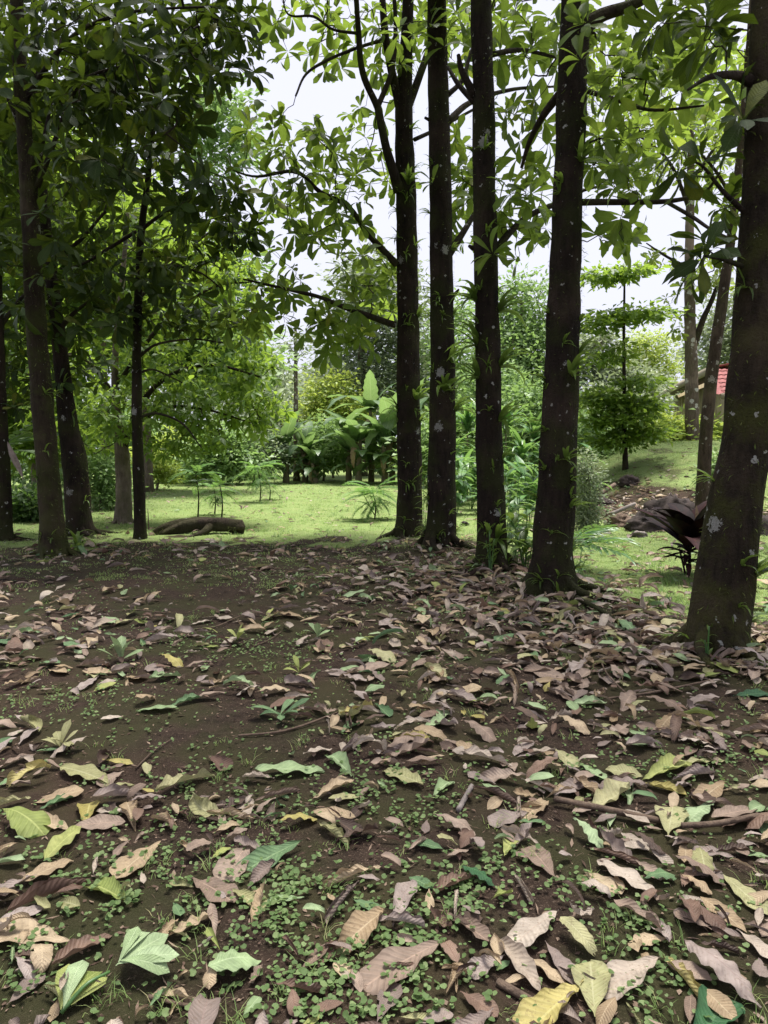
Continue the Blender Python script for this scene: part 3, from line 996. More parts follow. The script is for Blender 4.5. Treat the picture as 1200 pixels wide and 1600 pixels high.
# leafy tree with finer bright leaves behind the log
SMALL_M = [mesh_np('small_leaf', *t) for t in SMALL_T]
for me_ in SMALL_M:
    me_.materials.append(M['leaf_fresh'])
TR[9] = grove_tree('short grey trunk under a wide bright-green drooping crown behind the log',
    [(193, 816, 25), (193, 760, 24), (190, 700, 21), (182, 640, 14), (180, 560, 10), (190, 450, 8), (200, 330, 6)], 15.5,
    branches=[([(192, 705, 11), (215, 640, 9), (260, 590, 7), (330, 570, 5), (410, 590, 3)], 15.5, 14.8), ([(190, 690, 9), (250, 640, 6), (320, 640, 4), (390, 660, 2)], 15.5, 14.6), ([(184, 600, 8), (250, 510, 6), (330, 450, 4), (400, 440, 2)], 15.5, 15.2),
              ([(182, 620, 7), (130, 560, 5), (70, 560, 3)], 15.5, 15.5), ([(190, 500, 6), (260, 420, 4), (330, 360, 3)], 15.5, 16)],
    regs=[(320, 560, 110, 60, 14.4, 16.5, 110), (340, 630, 100, 45, 14.2, 16, 80), (280, 640, 60, 50, 14.4, 16, 40), (230, 560, 60, 80, 14.6, 17, 55), (370, 470, 60, 70, 15, 17, 50), (280, 440, 90, 70, 15, 18, 70), (110, 610, 90, 80, 14.8, 18, 75), (200, 370, 110, 80, 15.5, 18, 60), (330, 380, 60, 50, 15.5, 17.5, 25), (60, 500, 60, 70, 16, 18, 30), (400, 580, 35, 60, 14.5, 15.5, 22), (188, 645, 50, 42, 14.2, 15.3, 46), (130, 680, 60, 40, 15, 17, 30), (400, 645, 50, 35, 14.2, 15.6, 36), (310, 690, 60, 22, 14.2, 15.4, 30), (250, 690, 30, 25, 14.4, 15.6, 14)],
    bark='bark_far', leaf='leaf_fresh', group='trees on the left of the grove', moss=150, K=9, L=(.13, .24), tmpl=SMALL_T, leaf_meshes=SMALL_M, seg=14, droop=.45, fine=.0025, dens=1.7)
# dark trunks at the far left
TR[10] = grove_tree('dark trunk cut by the left edge of the picture',
    [(6, 838, 26), (4, 740, 24), (-2, 600, 22), (-8, 400, 18), (-12, 200, 14), (-14, -100, 8)], 12.0,
    branches=[([(-6, 520, 8), (30, 470, 6), (60, 440, 3)], 12, 12.4)],
    regs=[(20, 600, 50, 50, 11.8, 13.5, 10), (10, 330, 40, 90, 12, 14, 14), (10, 120, 30, 100, 12, 14, 10)], bark='bark', leaf='leaf_dark', group='trees on the left of the grove', moss=150, seg=14, parts=120)
# pale trees on the bank by the house
TR[11] = grove_tree('pale spotted trunk that forks beside the house roof',
    [(1082, 705, 21), (1081, 640, 21), (1080, 560, 19), (1078, 500, 17), (1077, 400, 14), (1079, 290, 12), (1080, 200, 9), (1084, 80, 6)], 24.5,
    branches=[([(1084, 540, 11), (1098, 500, 9), (1112, 470, 7), (1130, 420, 5)], 24.5, 24), ([(1078, 330, 7), (1050, 260, 5), (1010, 220, 3), (960, 200, 2)], 24.5, 24.5), ([(1079, 300, 7), (1110, 240, 5), (1150, 200, 3)], 24.5, 24.5), ([(1077, 420, 6), (1040, 400, 4), (1010, 380, 2)], 24.5, 24)],
    regs=[(1020, 190, 110, 90, 22.5, 26.5, 120), (1120, 180, 60, 110, 22.5, 26.5, 60), (960, 130, 70, 70, 23, 26, 40), (1010, 260, 70, 40, 23, 26, 30), (1120, 430, 50, 50, 23, 25.5, 22), (1040, 400, 30, 25, 23, 25, 8), (1060, 480, 30, 40, 23.5, 25, 10)],
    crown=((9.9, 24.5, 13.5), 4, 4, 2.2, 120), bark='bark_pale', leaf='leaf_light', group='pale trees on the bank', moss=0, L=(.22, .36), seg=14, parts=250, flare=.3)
TR[12] = grove_tree('slender leaning brown trunk behind the maroon plant',
    [(1096, 830, 23), (1100, 740, 21), (1108, 620, 19), (1124, 500, 18), (1136, 420, 15), (1146, 340, 13), (1160, 200, 11), (1175, 0, 8), (1185, -200, 5)], 13.0,
    branches=[([(1150, 320, 7), (1120, 270, 5), (1095, 240, 3)], 13, 13)],
    regs=[(1125, 300, 40, 60, 12.5, 14, 9), (1130, 120, 50, 80, 12.4, 14, 14)], crown=((6.3, 13, 8.0), 2.2, 2.2, 1.6, 70), bark='bark_brown', leaf='leaf_mid', group='pale trees on the bank', moss=60, seg=14, flare=.3, parts=150)


# ------------------------------------------------------------------ background trees and shrubs
def leafy(name, label, cat, base, trunk_r, top, blobs, mat, nleaf, size, group=None, bark='bark_far', clump=.28, lean=(0, 0), per=26, flat=.55):
    """tree or shrub: base point, trunk to top, crown ellipsoids (c, radii, share)"""
    bx, by = base
    bz = float(hgt(bx, by))
    root = thing(name, label, cat, (bx, by, bz), group)
    P = [(bx, by, bz - .1)] + [(bx + lean[0] * t + rng.normal(0, .03), by + lean[1] * t, bz + (top - bz) * t) for t in (.3, .65, 1)]
    PP = catmull(P, 16)
    rr = np.linspace(trunk_r, trunk_r * .35, 16)
    parts = [tube(PP, rr, 9, .25, .02, int(nleaf))]
    skel = [p for p in PP[5:]]
    pos = []
    tot = sum(b[2] for b in blobs)
    cl = []
    for c, rad, sh in blobs:
        k = max(3, int(nleaf / per * sh / tot))
        for _ in range(k):
            q = rng.normal(0, 1, 3)
            q /= np.linalg.norm(q)
            q *= rng.uniform(.15, 1) ** .45
            cl.append(np.array(c) + q * np.array(rad))
    cl = np.array(cl)
    sub = cl[rng.permutation(len(cl))[:min(len(cl), 60)]]
    A, B, ra, rb, _ = grow(skel, sub, trunk_r * .06)
    V, F, U = join(parts)
    link('trunk', mesh_np('trunk', shift(V, root), F, U), root, M[bark])
    o = link('fine_branch', seg_mesh('fine_branch', shift(A, root), shift(B, root), ra, rb), root, M[bark])
    prop(o, kind='stuff')
    idx = rng.integers(0, len(cl), nleaf)
    cs = rng.uniform(.6, 1.5, len(cl)) * clump
    pos = cl[idx] + rng.normal(0, 1, (nleaf, 3)) * cs[idx][:, None] * np.array([1, 1, flat])
    d = pos - cl[idx] + rng.normal(0, .35, (nleaf, 3)) * clump + np.array([0, 0, -.12]) * clump * 2
    d /= np.linalg.norm(d, axis=1, keepdims=True) + 1e-9
    s = rng.uniform(size[0], size[1], nleaf)
    m = frame(pos, d, np.tile([0, 0, 1.], (nleaf, 1)) + rng.normal(0, .5, (nleaf, 3)), s, s, s)
    m[:, :3, 3] -= np.array(root.location)
    rn = (rng.uniform(0, 1, len(cl))[idx] * .6 + rng.uniform(0, .4, nleaf))
    o = link('crown', cloud('crown', FAR_T, m, rn), root, M[mat])
    prop(o, kind='stuff')
    return root


def bl(cx, cy, rx, ry, Y, dY=None, share=1.0):
    """crown ellipsoid seen at a spot of the photograph"""
    c = at(cx, cy, Y)
    k = Y / FPX
    return (c, (rx * k, (dY if dY else rx * k * .9), ry * k), share)


def gb(px, Y):
    return (float(at(px, 700, Y)[0]), Y)


GB = 'trees beyond the lawn'
leafy('tall_tree', 'tall vine-hung grey-green tree rising behind the banana plants', 'tree', gb(566, 42), .3, at(566, 420, 42)[2],
      [bl(560, 520, 60, 70, 42, share=2), bl(610, 470, 60, 60, 42, share=2), bl(545, 610, 45, 60, 41, share=1.4), bl(620, 580, 50, 70, 42, share=2), bl(570, 430, 40, 30, 42)], 'far_grey', 11000, (.22, .42), GB, clump=.6)
leafy('tall_tree', 'pale feathery tree far left of the lawn gap', 'tree', gb(410, 58), .3, at(415, 560, 58)[2],
      [bl(410, 590, 45, 45, 58, share=2), bl(440, 640, 55, 40, 56, share=2), bl(380, 640, 45, 40, 57, share=1), bl(480, 610, 50, 30, 60, share=1.2)], 'far_grey', 7000, (.25, .45), GB, clump=.7)
leafy('tall_tree', 'bare pale slender trunk beside the left banana clump', 'tree', gb(463, 35), .16, at(460, 500, 35)[2],
      [bl(452, 560, 22, 26, 35), bl(470, 530, 20, 16, 35), bl(448, 610, 14, 30, 35, share=.5)], 'far_grey', 500, (.15, .3), GB, bark='bark_pale', clump=.3)
leafy('tall_tree', 'broad light-green tree between the middle trunks of the row', 'tree', gb(812, 36), .25, at(815, 470, 36)[2],
      [bl(815, 490, 45, 60, 36, share=2), bl(800, 560, 55, 60, 35, share=2.4), bl(845, 560, 40, 70, 36, share=2), bl(735, 560, 40, 60, 38, share=1.4), bl(720, 500, 30, 40, 40, share=.8)], 'far_green', 12000, (.18, .36), GB, clump=.5)
leafy('tall_tree', 'grey-green spreading tree seen right of the thick leaning trunk', 'tree', gb(935, 34), .2, at(940, 520, 34)[2],
      [bl(930, 560, 35, 50, 34, share=1.5), bl(985, 610, 46, 40, 33, share=1.6), bl(950, 640, 50, 35, 31, share=1.2)], 'far_grey', 8000, (.16, .32), GB, clump=.45)
leafy('bushy_tree', 'yellow-green rounded bushy tree left of the house', 'tree', gb(1005, 46), .14, at(1005, 540, 46)[2],
      [bl(1010, 545, 34, 26, 46), bl(1015, 580, 40, 30, 46, share=1.2), bl(985, 580, 30, 30, 46, share=.7)], 'far_yellow', 6000, (.14, .28), GB, clump=.35)
leafy('tall_tree', 'distant pale crown above the red roof', 'tree', gb(1140, 48), .3, at(1130, 480, 48)[2],
      [bl(1110, 545, 50, 40, 48, share=1.2), bl(1150, 500, 50, 50, 48), bl(1190, 540, 50, 60, 48)], 'far_grey', 5000, (.25, .45), GB, clump=.6)
leafy('tall_tree', 'broad green tree closing the gap right of the banana clump', 'tree', gb(690, 44), .28, at(690, 530, 44)[2],
      [bl(670, 600, 60, 60, 44, share=2), bl(720, 640, 60, 60, 42, share=2), bl(650, 540, 40, 40, 45)], 'far_green', 7000, (.22, .4), GB, clump=.55)
leafy('tall_tree', 'dense dark tree at the back of the left grove', 'tree', gb(60, 20), .2, at(60, 350, 20)[2],
      [bl(60, 480, 100, 130, 20, share=2), bl(40, 640, 90, 70, 19, share=1.5), bl(150, 350, 110, 110, 21, share=2), bl(30, 250, 80, 120, 21, share=1.5)], 'leaf_fresh', 20000, (.18, .34), GB, clump=.4)
leafy('tall_tree', 'sunlit green tree behind the drooping crown on the left', 'tree', gb(230, 27), .2, at(230, 380, 27)[2],
      [bl(210, 380, 90, 90, 27, share=2), bl(330, 420, 60, 70, 28, share=1.2), bl(260, 520, 90, 80, 26, share=2), bl(350, 560, 70, 60, 27, share=1.4), bl(150, 500, 80, 80, 27, share=1.4), bl(330, 200, 60, 70, 28, share=1)], 'far_green', 17000, (.22, .42), GB, clump=.45)
leafy('tall_tree', 'yellow-green sunlit crown glowing through the left canopy', 'tree', gb(165, 24), .16, at(165, 360, 24)[2],
      [bl(170, 395, 50, 40, 24, share=1), bl(120, 420, 40, 40, 24, share=.6), bl(215, 330, 36, 36, 24, share=.5)], 'far_yellow', 5000, (.15, .3), GB, clump=.35)
# shrubs at the edge of the lawn
GS = 'shrubs at the lawn edge'
leafy('shrub', 'round grey-green shrub left of the banana clumps', 'shrub', gb(395, 33), .06, at(395, 690, 33)[2], [bl(395, 695, 42, 26, 33), bl(425, 715, 22, 22, 33, share=.4)], 'far_grey', 4500, (.1, .2), GS, clump=.28)
leafy('shrub', 'yellow-green low shrub beyond the thin young trunk', 'shrub', gb(242, 28), .05, at(242, 720, 28)[2], [bl(242, 728, 20, 16, 28), bl(262, 742, 14, 10, 28, share=.4)], 'far_yellow', 2200, (.1, .2), GS, clump=.2)
leafy('shrub', 'mid-green shrub in the shade behind the burl trunk', 'shrub', gb(155, 19), .05, at(155, 730, 19)[2], [bl(155, 740, 30, 32, 19), bl(165, 775, 26, 18, 19, share=.6)], 'far_green', 2600, (.1, .18), GS, clump=.2)
leafy('shrub', 'low leafy shrub between the dark left trunks', 'shrub', gb(35, 16), .05, at(40, 780, 16)[2], [bl(45, 790, 30, 25, 16)], 'far_dark', 1800, (.1, .2), GS, clump=.18)
leafy('shrub', 'dark hedge-like shrub under the left trees', 'shrub', gb(100, 30), .06, at(90, 700, 30)[2], [bl(60, 720, 80, 35, 30, share=2), bl(330, 725, 60, 20, 36, share=.8)], 'far_dark', 5000, (.14, .26), GS, clump=.35)
leafy('shrub', 'pale green shrub row at the far end of the lawn', 'shrub', gb(300, 38), .06, at(300, 705, 38)[2], [bl(300, 720, 60, 20, 38), bl(360, 728, 50, 16, 38), bl(400, 735, 40, 12, 37, share=.5)], 'far_green', 5000, (.14, .28), GS, clump=.35)
leafy('columnar_shrub', 'fine grey-green columnar shrub right of the thick leaning trunk', 'shrub', gb(922, 12.2), .03, at(920, 740, 12.2)[2], [bl(914, 765, 18, 50, 12.2, share=2), bl(918, 815, 18, 28, 12.2), bl(910, 722, 12, 22, 12.2, share=.4)], 'far_grey', 5200, (.035, .075), GS, clump=.09)
leafy('shrub', 'leafy green bush beside the small tiered tree', 'shrub', gb(1050, 25), .05, at(1045, 660, 25)[2], [bl(1035, 672, 26, 24, 25), bl(1055, 690, 20, 15, 25, share=.5), bl(1010, 690, 26, 24, 24, share=.6)], 'far_yellow', 4500, (.1, .22), GS, clump=.22)
leafy('shrub', 'shaded green bush behind the tiered tree', 'shrub', gb(915, 24), .05, at(915, 690, 24)[2], [bl(915, 690, 30, 40, 24), bl(950, 715, 28, 24, 23, share=.7)], 'far_green', 4000, (.1, .22), GS, clump=.22)
leafy('shrub', 'light green bush right of the slender leaning trunk', 'shrub', gb(1130, 17), .04, at(1125, 740, 17)[2], [bl(1128, 745, 14, 40, 17), bl(1122, 775, 16, 20, 17, share=.5)], 'far_green', 2500, (.08, .16), GS, clump=.14)
leafy('shrub', 'round bush below the broad light-green tree', 'shrub', gb(820, 28), .06, at(820, 640, 28)[2], [bl(820, 645, 40, 45, 28), bl(790, 690, 30, 25, 27, share=.5), bl(850, 690, 30, 30, 27, share=.6)], 'far_green', 5000, (.12, .24), GS, clump=.26)
for q, (px, cy0, rx, ry, Y, mt, lab) in enumerate([(505, 690, 40, 34, 36, 'far_green', 'rounded green thicket between the two banana clumps'), (345, 700, 46, 34, 32, 'far_green', 'leafy thicket at the lawn edge beneath the drooping crown'), (270, 705, 40, 30, 34, 'far_yellow', 'bright thicket beyond the log'),
                                             (520, 620, 44, 44, 39, 'far_yellow', 'yellow-green leafy tree left of the tall banana plant'), (770, 620, 44, 60, 31, 'far_green', 'leafy tree just right of the middle trunk'), (860, 650, 40, 50, 27, 'far_green', 'leafy tree partly hidden by the thick leaning trunk'),
                                             (690, 690, 34, 40, 30, 'far_green', 'leafy thicket between the second and middle trunks'), (430, 660, 34, 34, 40, 'far_grey', 'grey-green thicket left of the pale slender trunk'), (945, 690, 40, 40, 28, 'far_green', 'leafy thicket behind the columnar shrub'), (1085, 682, 24, 20, 25.6, 'far_yellow', 'fern-like thicket under the house eave')]):
    leafy('thicket', lab, 'shrub', gb(px, Y), .06, at(px, cy0, Y)[2], [bl(px, cy0, rx, ry, Y, share=2), bl(px - rx * .5, cy0 + ry * .6, rx * .8, ry * .7, Y - .5), bl(px + rx * .5, cy0 + ry * .6, rx * .8, ry * .7, Y - .3)], mt, 5200, (.14, .32), GS, clump=.32)


# far wood closing the view
def far_wood(label, Y, y0, y1, n, mat, seed):
    r = np.random.default_rng(seed)
    wx = r.uniform(-1, 1, n) * .75 * Y
    px_ = 600 + FPX * wx / Y
    topz = 1.5 + (700 - (y0 + (y1 - y0) * (.5 + .5 * vnoise(wx, wx * 0, 9., seed)))) / FPX * Y
    z = r.uniform(0, 1, n) ** .7 * topz + .6
    yy = Y + r.uniform(-3, 3, n)
    s_ = r.uniform(.4, .9, n)
    d = r.normal(0, 1, (n, 3)) + np.array([0, 0, -.4])
    m = frame(np.stack([wx, yy, z], 1), d, np.tile([0, 0, 1.], (n, 1)) + r.normal(0, .5, (n, 3)), s_, s_, s_)
    o = link('far_wood', cloud('far_wood', FAR_T, m, np.clip(.5 + .35 * vnoise(wx, z * 2, 3., seed + 1) + r.uniform(-.2, .2, n), 0, .99)), None, M[mat])
    prop(o, label, 'wood', kind='stuff')


far_wood('pale mass of far trees closing the view behind the lawn', 75, 640, 560, 26000, 'far_grey', 61)
far_wood('green thicket along the far end of the lawn', 52, 715, 665, 22000, 'far_green', 62)

# small tree with flat tiers
leafy('tiered_tree', 'small tree with flat leafy tiers on the bank', 'tree', gb(978, 20.5), .075, at(968, 440, 20.5)[2],
      [bl(952, 432, 40, 5, 20.5, share=.7), bl(992, 424, 22, 4, 20.3, share=.3), bl(992, 490, 48, 6, 20.5, share=1.0), bl(935, 506, 36, 6, 20.5, share=.6), bl(935, 560, 30, 8, 20.8, share=.4), bl(1000, 596, 30, 6, 20.2, share=.4), bl(962, 540, 16, 5, 20.2, share=.15), bl(945, 622, 42, 9, 20.5, share=1.0), bl(990, 634, 40, 10, 20.5, share=1.0), bl(960, 655, 50, 9, 20.5, share=1.1), bl(998, 676, 38, 9, 20.5, share=.9), bl(950, 690, 36, 8, 20.5, share=.6)],
      'leaf_fresh', 5600, (.13, .27), GB, bark='bark', clump=.22, lean=(-.2, 0), flat=.28)

# ------------------------------------------------------------------ banana, strap-leaved and other plants
BAN_T = [leaf_tmpl(16, 2, 'strap', .26, arch=.9 + .55 * s, fold=.12, wave=.03, twist=.3 * (s - 1), seed=40 + s, nibble=.12) for s in range(3)]
BAN_M = [mesh_np('banana_leaf', *t) for t in BAN_T]
STR_T = [leaf_tmpl(7, 1, 'strap', .10, arch=1.0 + .6 * s, fold=.3, twist=.2, seed=50 + s) for s in range(4)]
STR_M = [mesh_np('strap_leaf', *t) for t in STR_T]
LAN_T = [leaf_tmpl(6, 1, 'lance', .26, arch=.5 + .5 * s, fold=.2, twist=.3 * (s - 1), seed=60 + s) for s in range(3)]
LAN_M = [mesh_np('lance_leaf', *t) for t in LAN_T]
for ms_, mt_ in ((BAN_M, 'banana'), (STR_M, 'strap'), (LAN_M, 'strap')):
    for me_ in ms_:
        me_.materials.append(M[mt_])


def put(root, name, me, mat, m):
    o = bpy.data.objects.new(name, me)
    COL.objects.link(o)
    o.parent = root
    o.matrix_local = Matrix(m)
    o.material_slots[0].link = 'OBJECT'
    o.material_slots[0].material = M[mat]
    return o


def fan(root, name, meshes, mat, n, L, elev, z=0., az=(0, 6.283), wid=1.0, jit=.02):
    """n leaves springing from the root's origin at height z"""
    for i in range(n):
        a = az[0] + (az[1] - az[0]) * (i + rng.uniform(0, .8)) / n
        e = R(rng.uniform(*elev))
        d = np.array([[math.cos(a) * math.cos(e), math.sin(a) * math.cos(e), math.sin(e)]])
        s = rng.uniform(*L)
        nz = np.array([[-math.cos(a) * math.sin(e), -math.sin(a) * math.sin(e), math.cos(e)]])
        m = frame(np.array([[rng.normal(0, jit), rng.normal(0, jit), z + rng.normal(0, jit)]]), d, nz, s * wid, s, s)[0]
        put(root, name, meshes[i % len(meshes)], mat, m)


def stem(root, name, P, r, mat, seg=8):
    PP = catmull(P, 8)
    V, F, U = tube(PP, np.interp(np.linspace(0, 1, 8), np.linspace(0, 1, len(r)), r), seg, 0, .02, 3)
    return link(name, mesh_np(name, V, F, U), root, M[mat])


M['bstem'] = plain_mat('banana_stem', (.10, .085, .05), (.24, .20, .13), 6., .8, .3, (1, 1, .2))
bananas = [(545, 33.5, 2.3, 2.0, 8, 'banana plant at the left side of the big clump'), (580, 34.5, 3.3, 2.2, 9, 'tallest banana plant with an upright young leaf in the big clump'), (612, 33, 2.1, 2.2, 9, 'banana plant with broad dark drooping leaves beside the far row trunk'),
           (640, 34, 2.6, 2.1, 8, 'banana plant half hidden behind the forked trunk'), (560, 32.5, 1.9, 1.9, 8, 'low banana plant in front of the big clump'), (600, 32.2, 1.7, 1.9, 8, 'low banana plant by the big clump shadow'),
           (446, 33.5, 1.7, 1.8, 8, 'banana plant with a bright upright leaf left of the pale slender trunk'), (476, 33.8, 1.5, 1.7, 8, 'banana plant right of the pale slender trunk'), (492, 33.2, .9, 1.6, 7, 'low spreading banana plant at the clump edge'), (660, 32.8, 1.6, 1.8, 7, 'short banana plant between the two farthest row trunks')]
for px, Y, h, L, n, lab in bananas:
    x = float(at(px, 700, Y)[0])
    root = thing('banana_plant', lab, 'banana plant', (x, Y, float(hgt(x, Y))), 'banana plants across the lawn')
    stem(root, 'stem', [(0, 0, -.1), (rng.normal(0, .06), 0, h * .5), (rng.normal(0, .1), 0, h)], [.16, .12, .07], 'bstem', 10)
    fan(root, 'leaf', BAN_M, 'banana', n, (L * .9, L * 1.25), (8, 75), h, wid=1.15, jit=.05)
    fan(root, 'dry_leaf', BAN_M[2:], 'L_tan', 2, (L * .6, L * .8), (-60, -30), h * .9, wid=.8, jit=.05)
    fan(root, 'leaf', BAN_M, 'banana', 6, (L * .7, L), (5, 55), h * .6, wid=1.3, jit=.05)
    fan(root, 'leaf', BAN_M, 'banana', 4, (L * .5, L * .8), (15, 70), h * .25, wid=1.3, jit=.08)
# cane plants with strap leaves behind the row
for px, Y, h, n, lab in [(750, 23.5, 2.2, 26, 'tall strap-leaved cane plant hidden behind the middle trunk'), (835, 22.5, 1.6, 24, 'strap-leaved cane plant touching the thick leaning trunk'), (700, 23, 2.0, 24, 'tall strap-leaved cane plant beside the second trunk'), (705, 21.5, 1.3, 22, 'strap-leaved cane plant left of the middle trunk'), (730, 22.5, 2.1, 26, 'tall strap-leaved cane plant just left of the middle trunk'), (790, 22, 2.0, 26, 'tall strap-leaved cane plant just right of the middle trunk'), (815, 21, 1.2, 22, 'strap-leaved cane plant nearest the thick leaning trunk'), (722, 20.5, .7, 20, 'low strap-leaved cane plant in front of its taller neighbours')]:
    x = float(at(px, 700, Y)[0])
    root = thing('cane_plant', lab, 'plant', (x, Y, float(hgt(x, Y))), 'strap-leaved plants behind the row')
    stem(root, 'stem', [(0, 0, -.05), (.03, 0, h * .5), (0, .02, h)], [.03, .025, .02], 'bstem')
    fan(root, 'leaf', STR_M, 'strap', n, (.9, 1.3), (15, 80), h, wid=1.35)
    fan(root, 'leaf', STR_M, 'strap', n, (.8, 1.2), (0, 60), h * .55, wid=1.35)
    fan(root, 'leaf', STR_M, 'strap', n // 2, (.7, 1.0), (10, 70), h * .15, wid=1.35)
# broad-leaved plant between the middle and the thick trunk
def leafy_plant(name, lab, cat, base, stems, mat, meshes, L, nl, wid=1.0, group=None, hs=(.3, .8), spread=.25):
    x, y = base
    root = thing(name, lab, cat, (x, y, float(hgt(x, y))), group)
    for s in range(stems):
        a = rng.uniform(0, 6.28)
        h = rng.uniform(*hs)
        tip = np.array([math.cos(a) * spread * rng.uniform(.3, 1), math.sin(a) * spread * rng.uniform(.3, 1), h])
        P = [np.array([tip[0] * .1, tip[1] * .1, -.03]), tip * np.array([.5, .5, .55]), tip]
        stem(root, 'stem', P, [.008, .006, .004], 'strap', 5)
        C = catmull(P, 12)
        for i in range(nl):
            t = .25 + .75 * (i + rng.uniform(0, .6)) / nl
            p = C[min(11, int(t * 11))]
            az = i * 2.4 + rng.uniform(0, 1)
            e = R(rng.uniform(0, 55))
            d = np.array([[math.cos(az) * math.cos(e), math.sin(az) * math.cos(e), math.sin(e)]])
            sc = rng.uniform(*L)
            put(root, 'leaf', meshes[i % len(meshes)], mat, frame(p[None], d, np.array([[0, 0, 1.]]), sc * wid, sc, sc)[0])
    return root


leafy_plant('undergrowth_plant', 'leafy plant with one broad bright leaf between the middle and thick trunks', 'plant', (float(at(806, 800, 9.6)[0]), 9.6), 6, 'strap', LAN_M, (.2, .34), 6, 1.1, 'undergrowth by the row', (.5, 1.15), .22)
leafy_plant('undergrowth_plant', 'bushy bright plant close against the left of the thick trunk foot', 'plant', (float(at(822, 800, 9.0)[0]), 9.0), 6, 'brom', LAN_M, (.2, .36), 6, 1.2, 'undergrowth by the row', (.3, .8), .25)
leafy_plant('undergrowth_plant', 'tall leafy plant behind the foot of the middle trunk', 'plant', (float(at(790, 800, 10.4)[0]), 10.4), 6, 'strap', LAN_M, (.22, .4), 6, 1.1, 'undergrowth by the row', (.6, 1.3), .25)
for bpx, bY, lab in [(712, 17.5, 'broad-leaved plant on the lawn between the second and middle trunks'), (735, 19, 'bushy broad-leaved plant left of the middle trunk'), (800, 17, 'bushy broad-leaved plant right of the middle trunk'), (826, 15, 'bright broad-leaved plant behind the thick trunk'), (905, 16, 'broad-leaved plant beside the columnar shrub')]:
    leafy_plant('broadleaf_plant', lab, 'plant', (float(at(bpx, 800, bY)[0]), bY), 7, 'strap', LAN_M, (.35, .65), 7, 1.15, 'undergrowth by the row', (.6, 1.6), .4)
r_ = leafy_plant('undergrowth_plant', 'low leafy sprout clasping the foot of the middle trunk', 'plant', (float(at(768, 800, 8.55)[0]), 8.55), 4, 'brom', LAN_M, (.12, .22), 5, 1.0, 'undergrowth by the row', (.25, .7), .14)
leafy_plant('undergrowth_plant', 'small leafy sprout on the grass right of the thick trunk foot', 'plant', (float(at(905, 800, 8.4)[0]), 8.4), 3, 'strap', LAN_M, (.12, .2), 4, .8, 'undergrowth by the row', (.15, .35), .2)
leafy_plant('undergrowth_plant', 'dark sprout climbing beside the second trunk of the row', 'plant', (float(at(663, 800, 11.6)[0]), 11.6), 2, 'brom', LAN_M, (.15, .22), 4, .8, 'undergrowth by the row', (.7, 1.0), .1)
leafy_plant('undergrowth_plant', 'tiny sprout growing against the foot of the nearest trunk', 'plant', (float(at(1108, 950, 4.98)[0]), 4.98), 2, 'dk' if False else 'brom', LAN_M, (.06, .1), 4, 1.0, 'undergrowth by the row', (.1, .3), .05)

# feathery palm-like fronds right of the thick trunk
def pinnate(nl, L, ll, arch, droop=.35, w=.16, up=0.):
    """frond along +Y with paired leaflets -> mesh"""
    t = np.linspace(0, 1, nl)
    ang = arch * t
    y = np.concatenate([[0], np.cumsum(np.cos((ang[1:] + ang[:-1]) / 2))]) / (nl - 1) * L
    z = -np.concatenate([[0], np.cumsum(np.sin((ang[1:] + ang[:-1]) / 2))]) / (nl - 1) * L
    C = np.stack([np.zeros(nl), y, z], 1)
    V, F, U = tube(C, np.linspace(.007, .002, nl) * max(L, .4), 4, cap=False)
    ms = []
    for sgn in (-1, 1):
        k = t > .12
        d = np.stack([sgn * np.ones(nl), np.full(nl, .75), -droop * np.ones(nl) + up], 1)[k] + rng.normal(0, .08, (k.sum(), 3))
        s = ll * (np.sin(np.pi * (t * .82 + .14)) ** .6)[k]
        ms.append(frame(C[k], d, np.tile([0, 0, 1.], (k.sum(), 1)), s * w / .45, s, s))
    ms = np.concatenate(ms)
    lt = leaf_tmpl(3, 1, 'lance', .45, arch=.5, fold=.1)
    v = np.einsum('nij,vj->nvi', ms[:, :3, :3], lt[0]) + ms[:, None, :3, 3]
    f = lt[1][None] + (np.arange(len(ms)) * len(lt[0]))[:, None, None] + len(V)
    V2 = np.vstack([V, v.reshape(-1, 3)])
    return mesh_np('frond', V2, [F[0], f.reshape(-1, 4)], np.vstack([U * 0, np.tile(lt[2], (len(ms), 1))]))


PALM_M = [pinnate(14, .75, .22, .9, .35, .16), pinnate(12, .65, .2, 1.3, .4, .16)]
FEATH_M = [pinnate(22, .5, .13, .7, .1, .2), pinnate(18, .42, .11, 1.0, .1, .2)]
for me_ in PALM_M + FEATH_M:
    me_.materials.append(M['strap'])
bx_, by_ = float(at(893, 800, 9.0)[0]), 9.0
root = thing('understory_palm', 'small palm with drooping narrow leaflets right of the thick trunk', 'palm', (bx_, by_, float(hgt(bx_, by_))), 'undergrowth by the row')
stem(root, 'stem', [(0, 0, -.05), (0, 0, .15), (0, 0, .3)], [.02, .018, .012], 'bstem')
fan(root, 'frond', PALM_M, 'strap', 9, (1.0, 1.3), (10, 50), .28, az=(-1.4, 1.5))
bx_, by_ = float(at(-5, 700, 13.2)[0]), 13.2
root = thing('understory_palm', 'dark palm with stiff drooping fronds at the left edge', 'palm', (bx_, by_, 0), 'undergrowth on the left')
stem(root, 'stem', [(0, 0, -.05), (0, 0, .7), (0, 0, 1.4)], [.06, .05, .04], 'bark')
fan(root, 'frond', PALM_M, 'far_dark', 11, (1.6, 2.3), (-5, 60), 1.4)

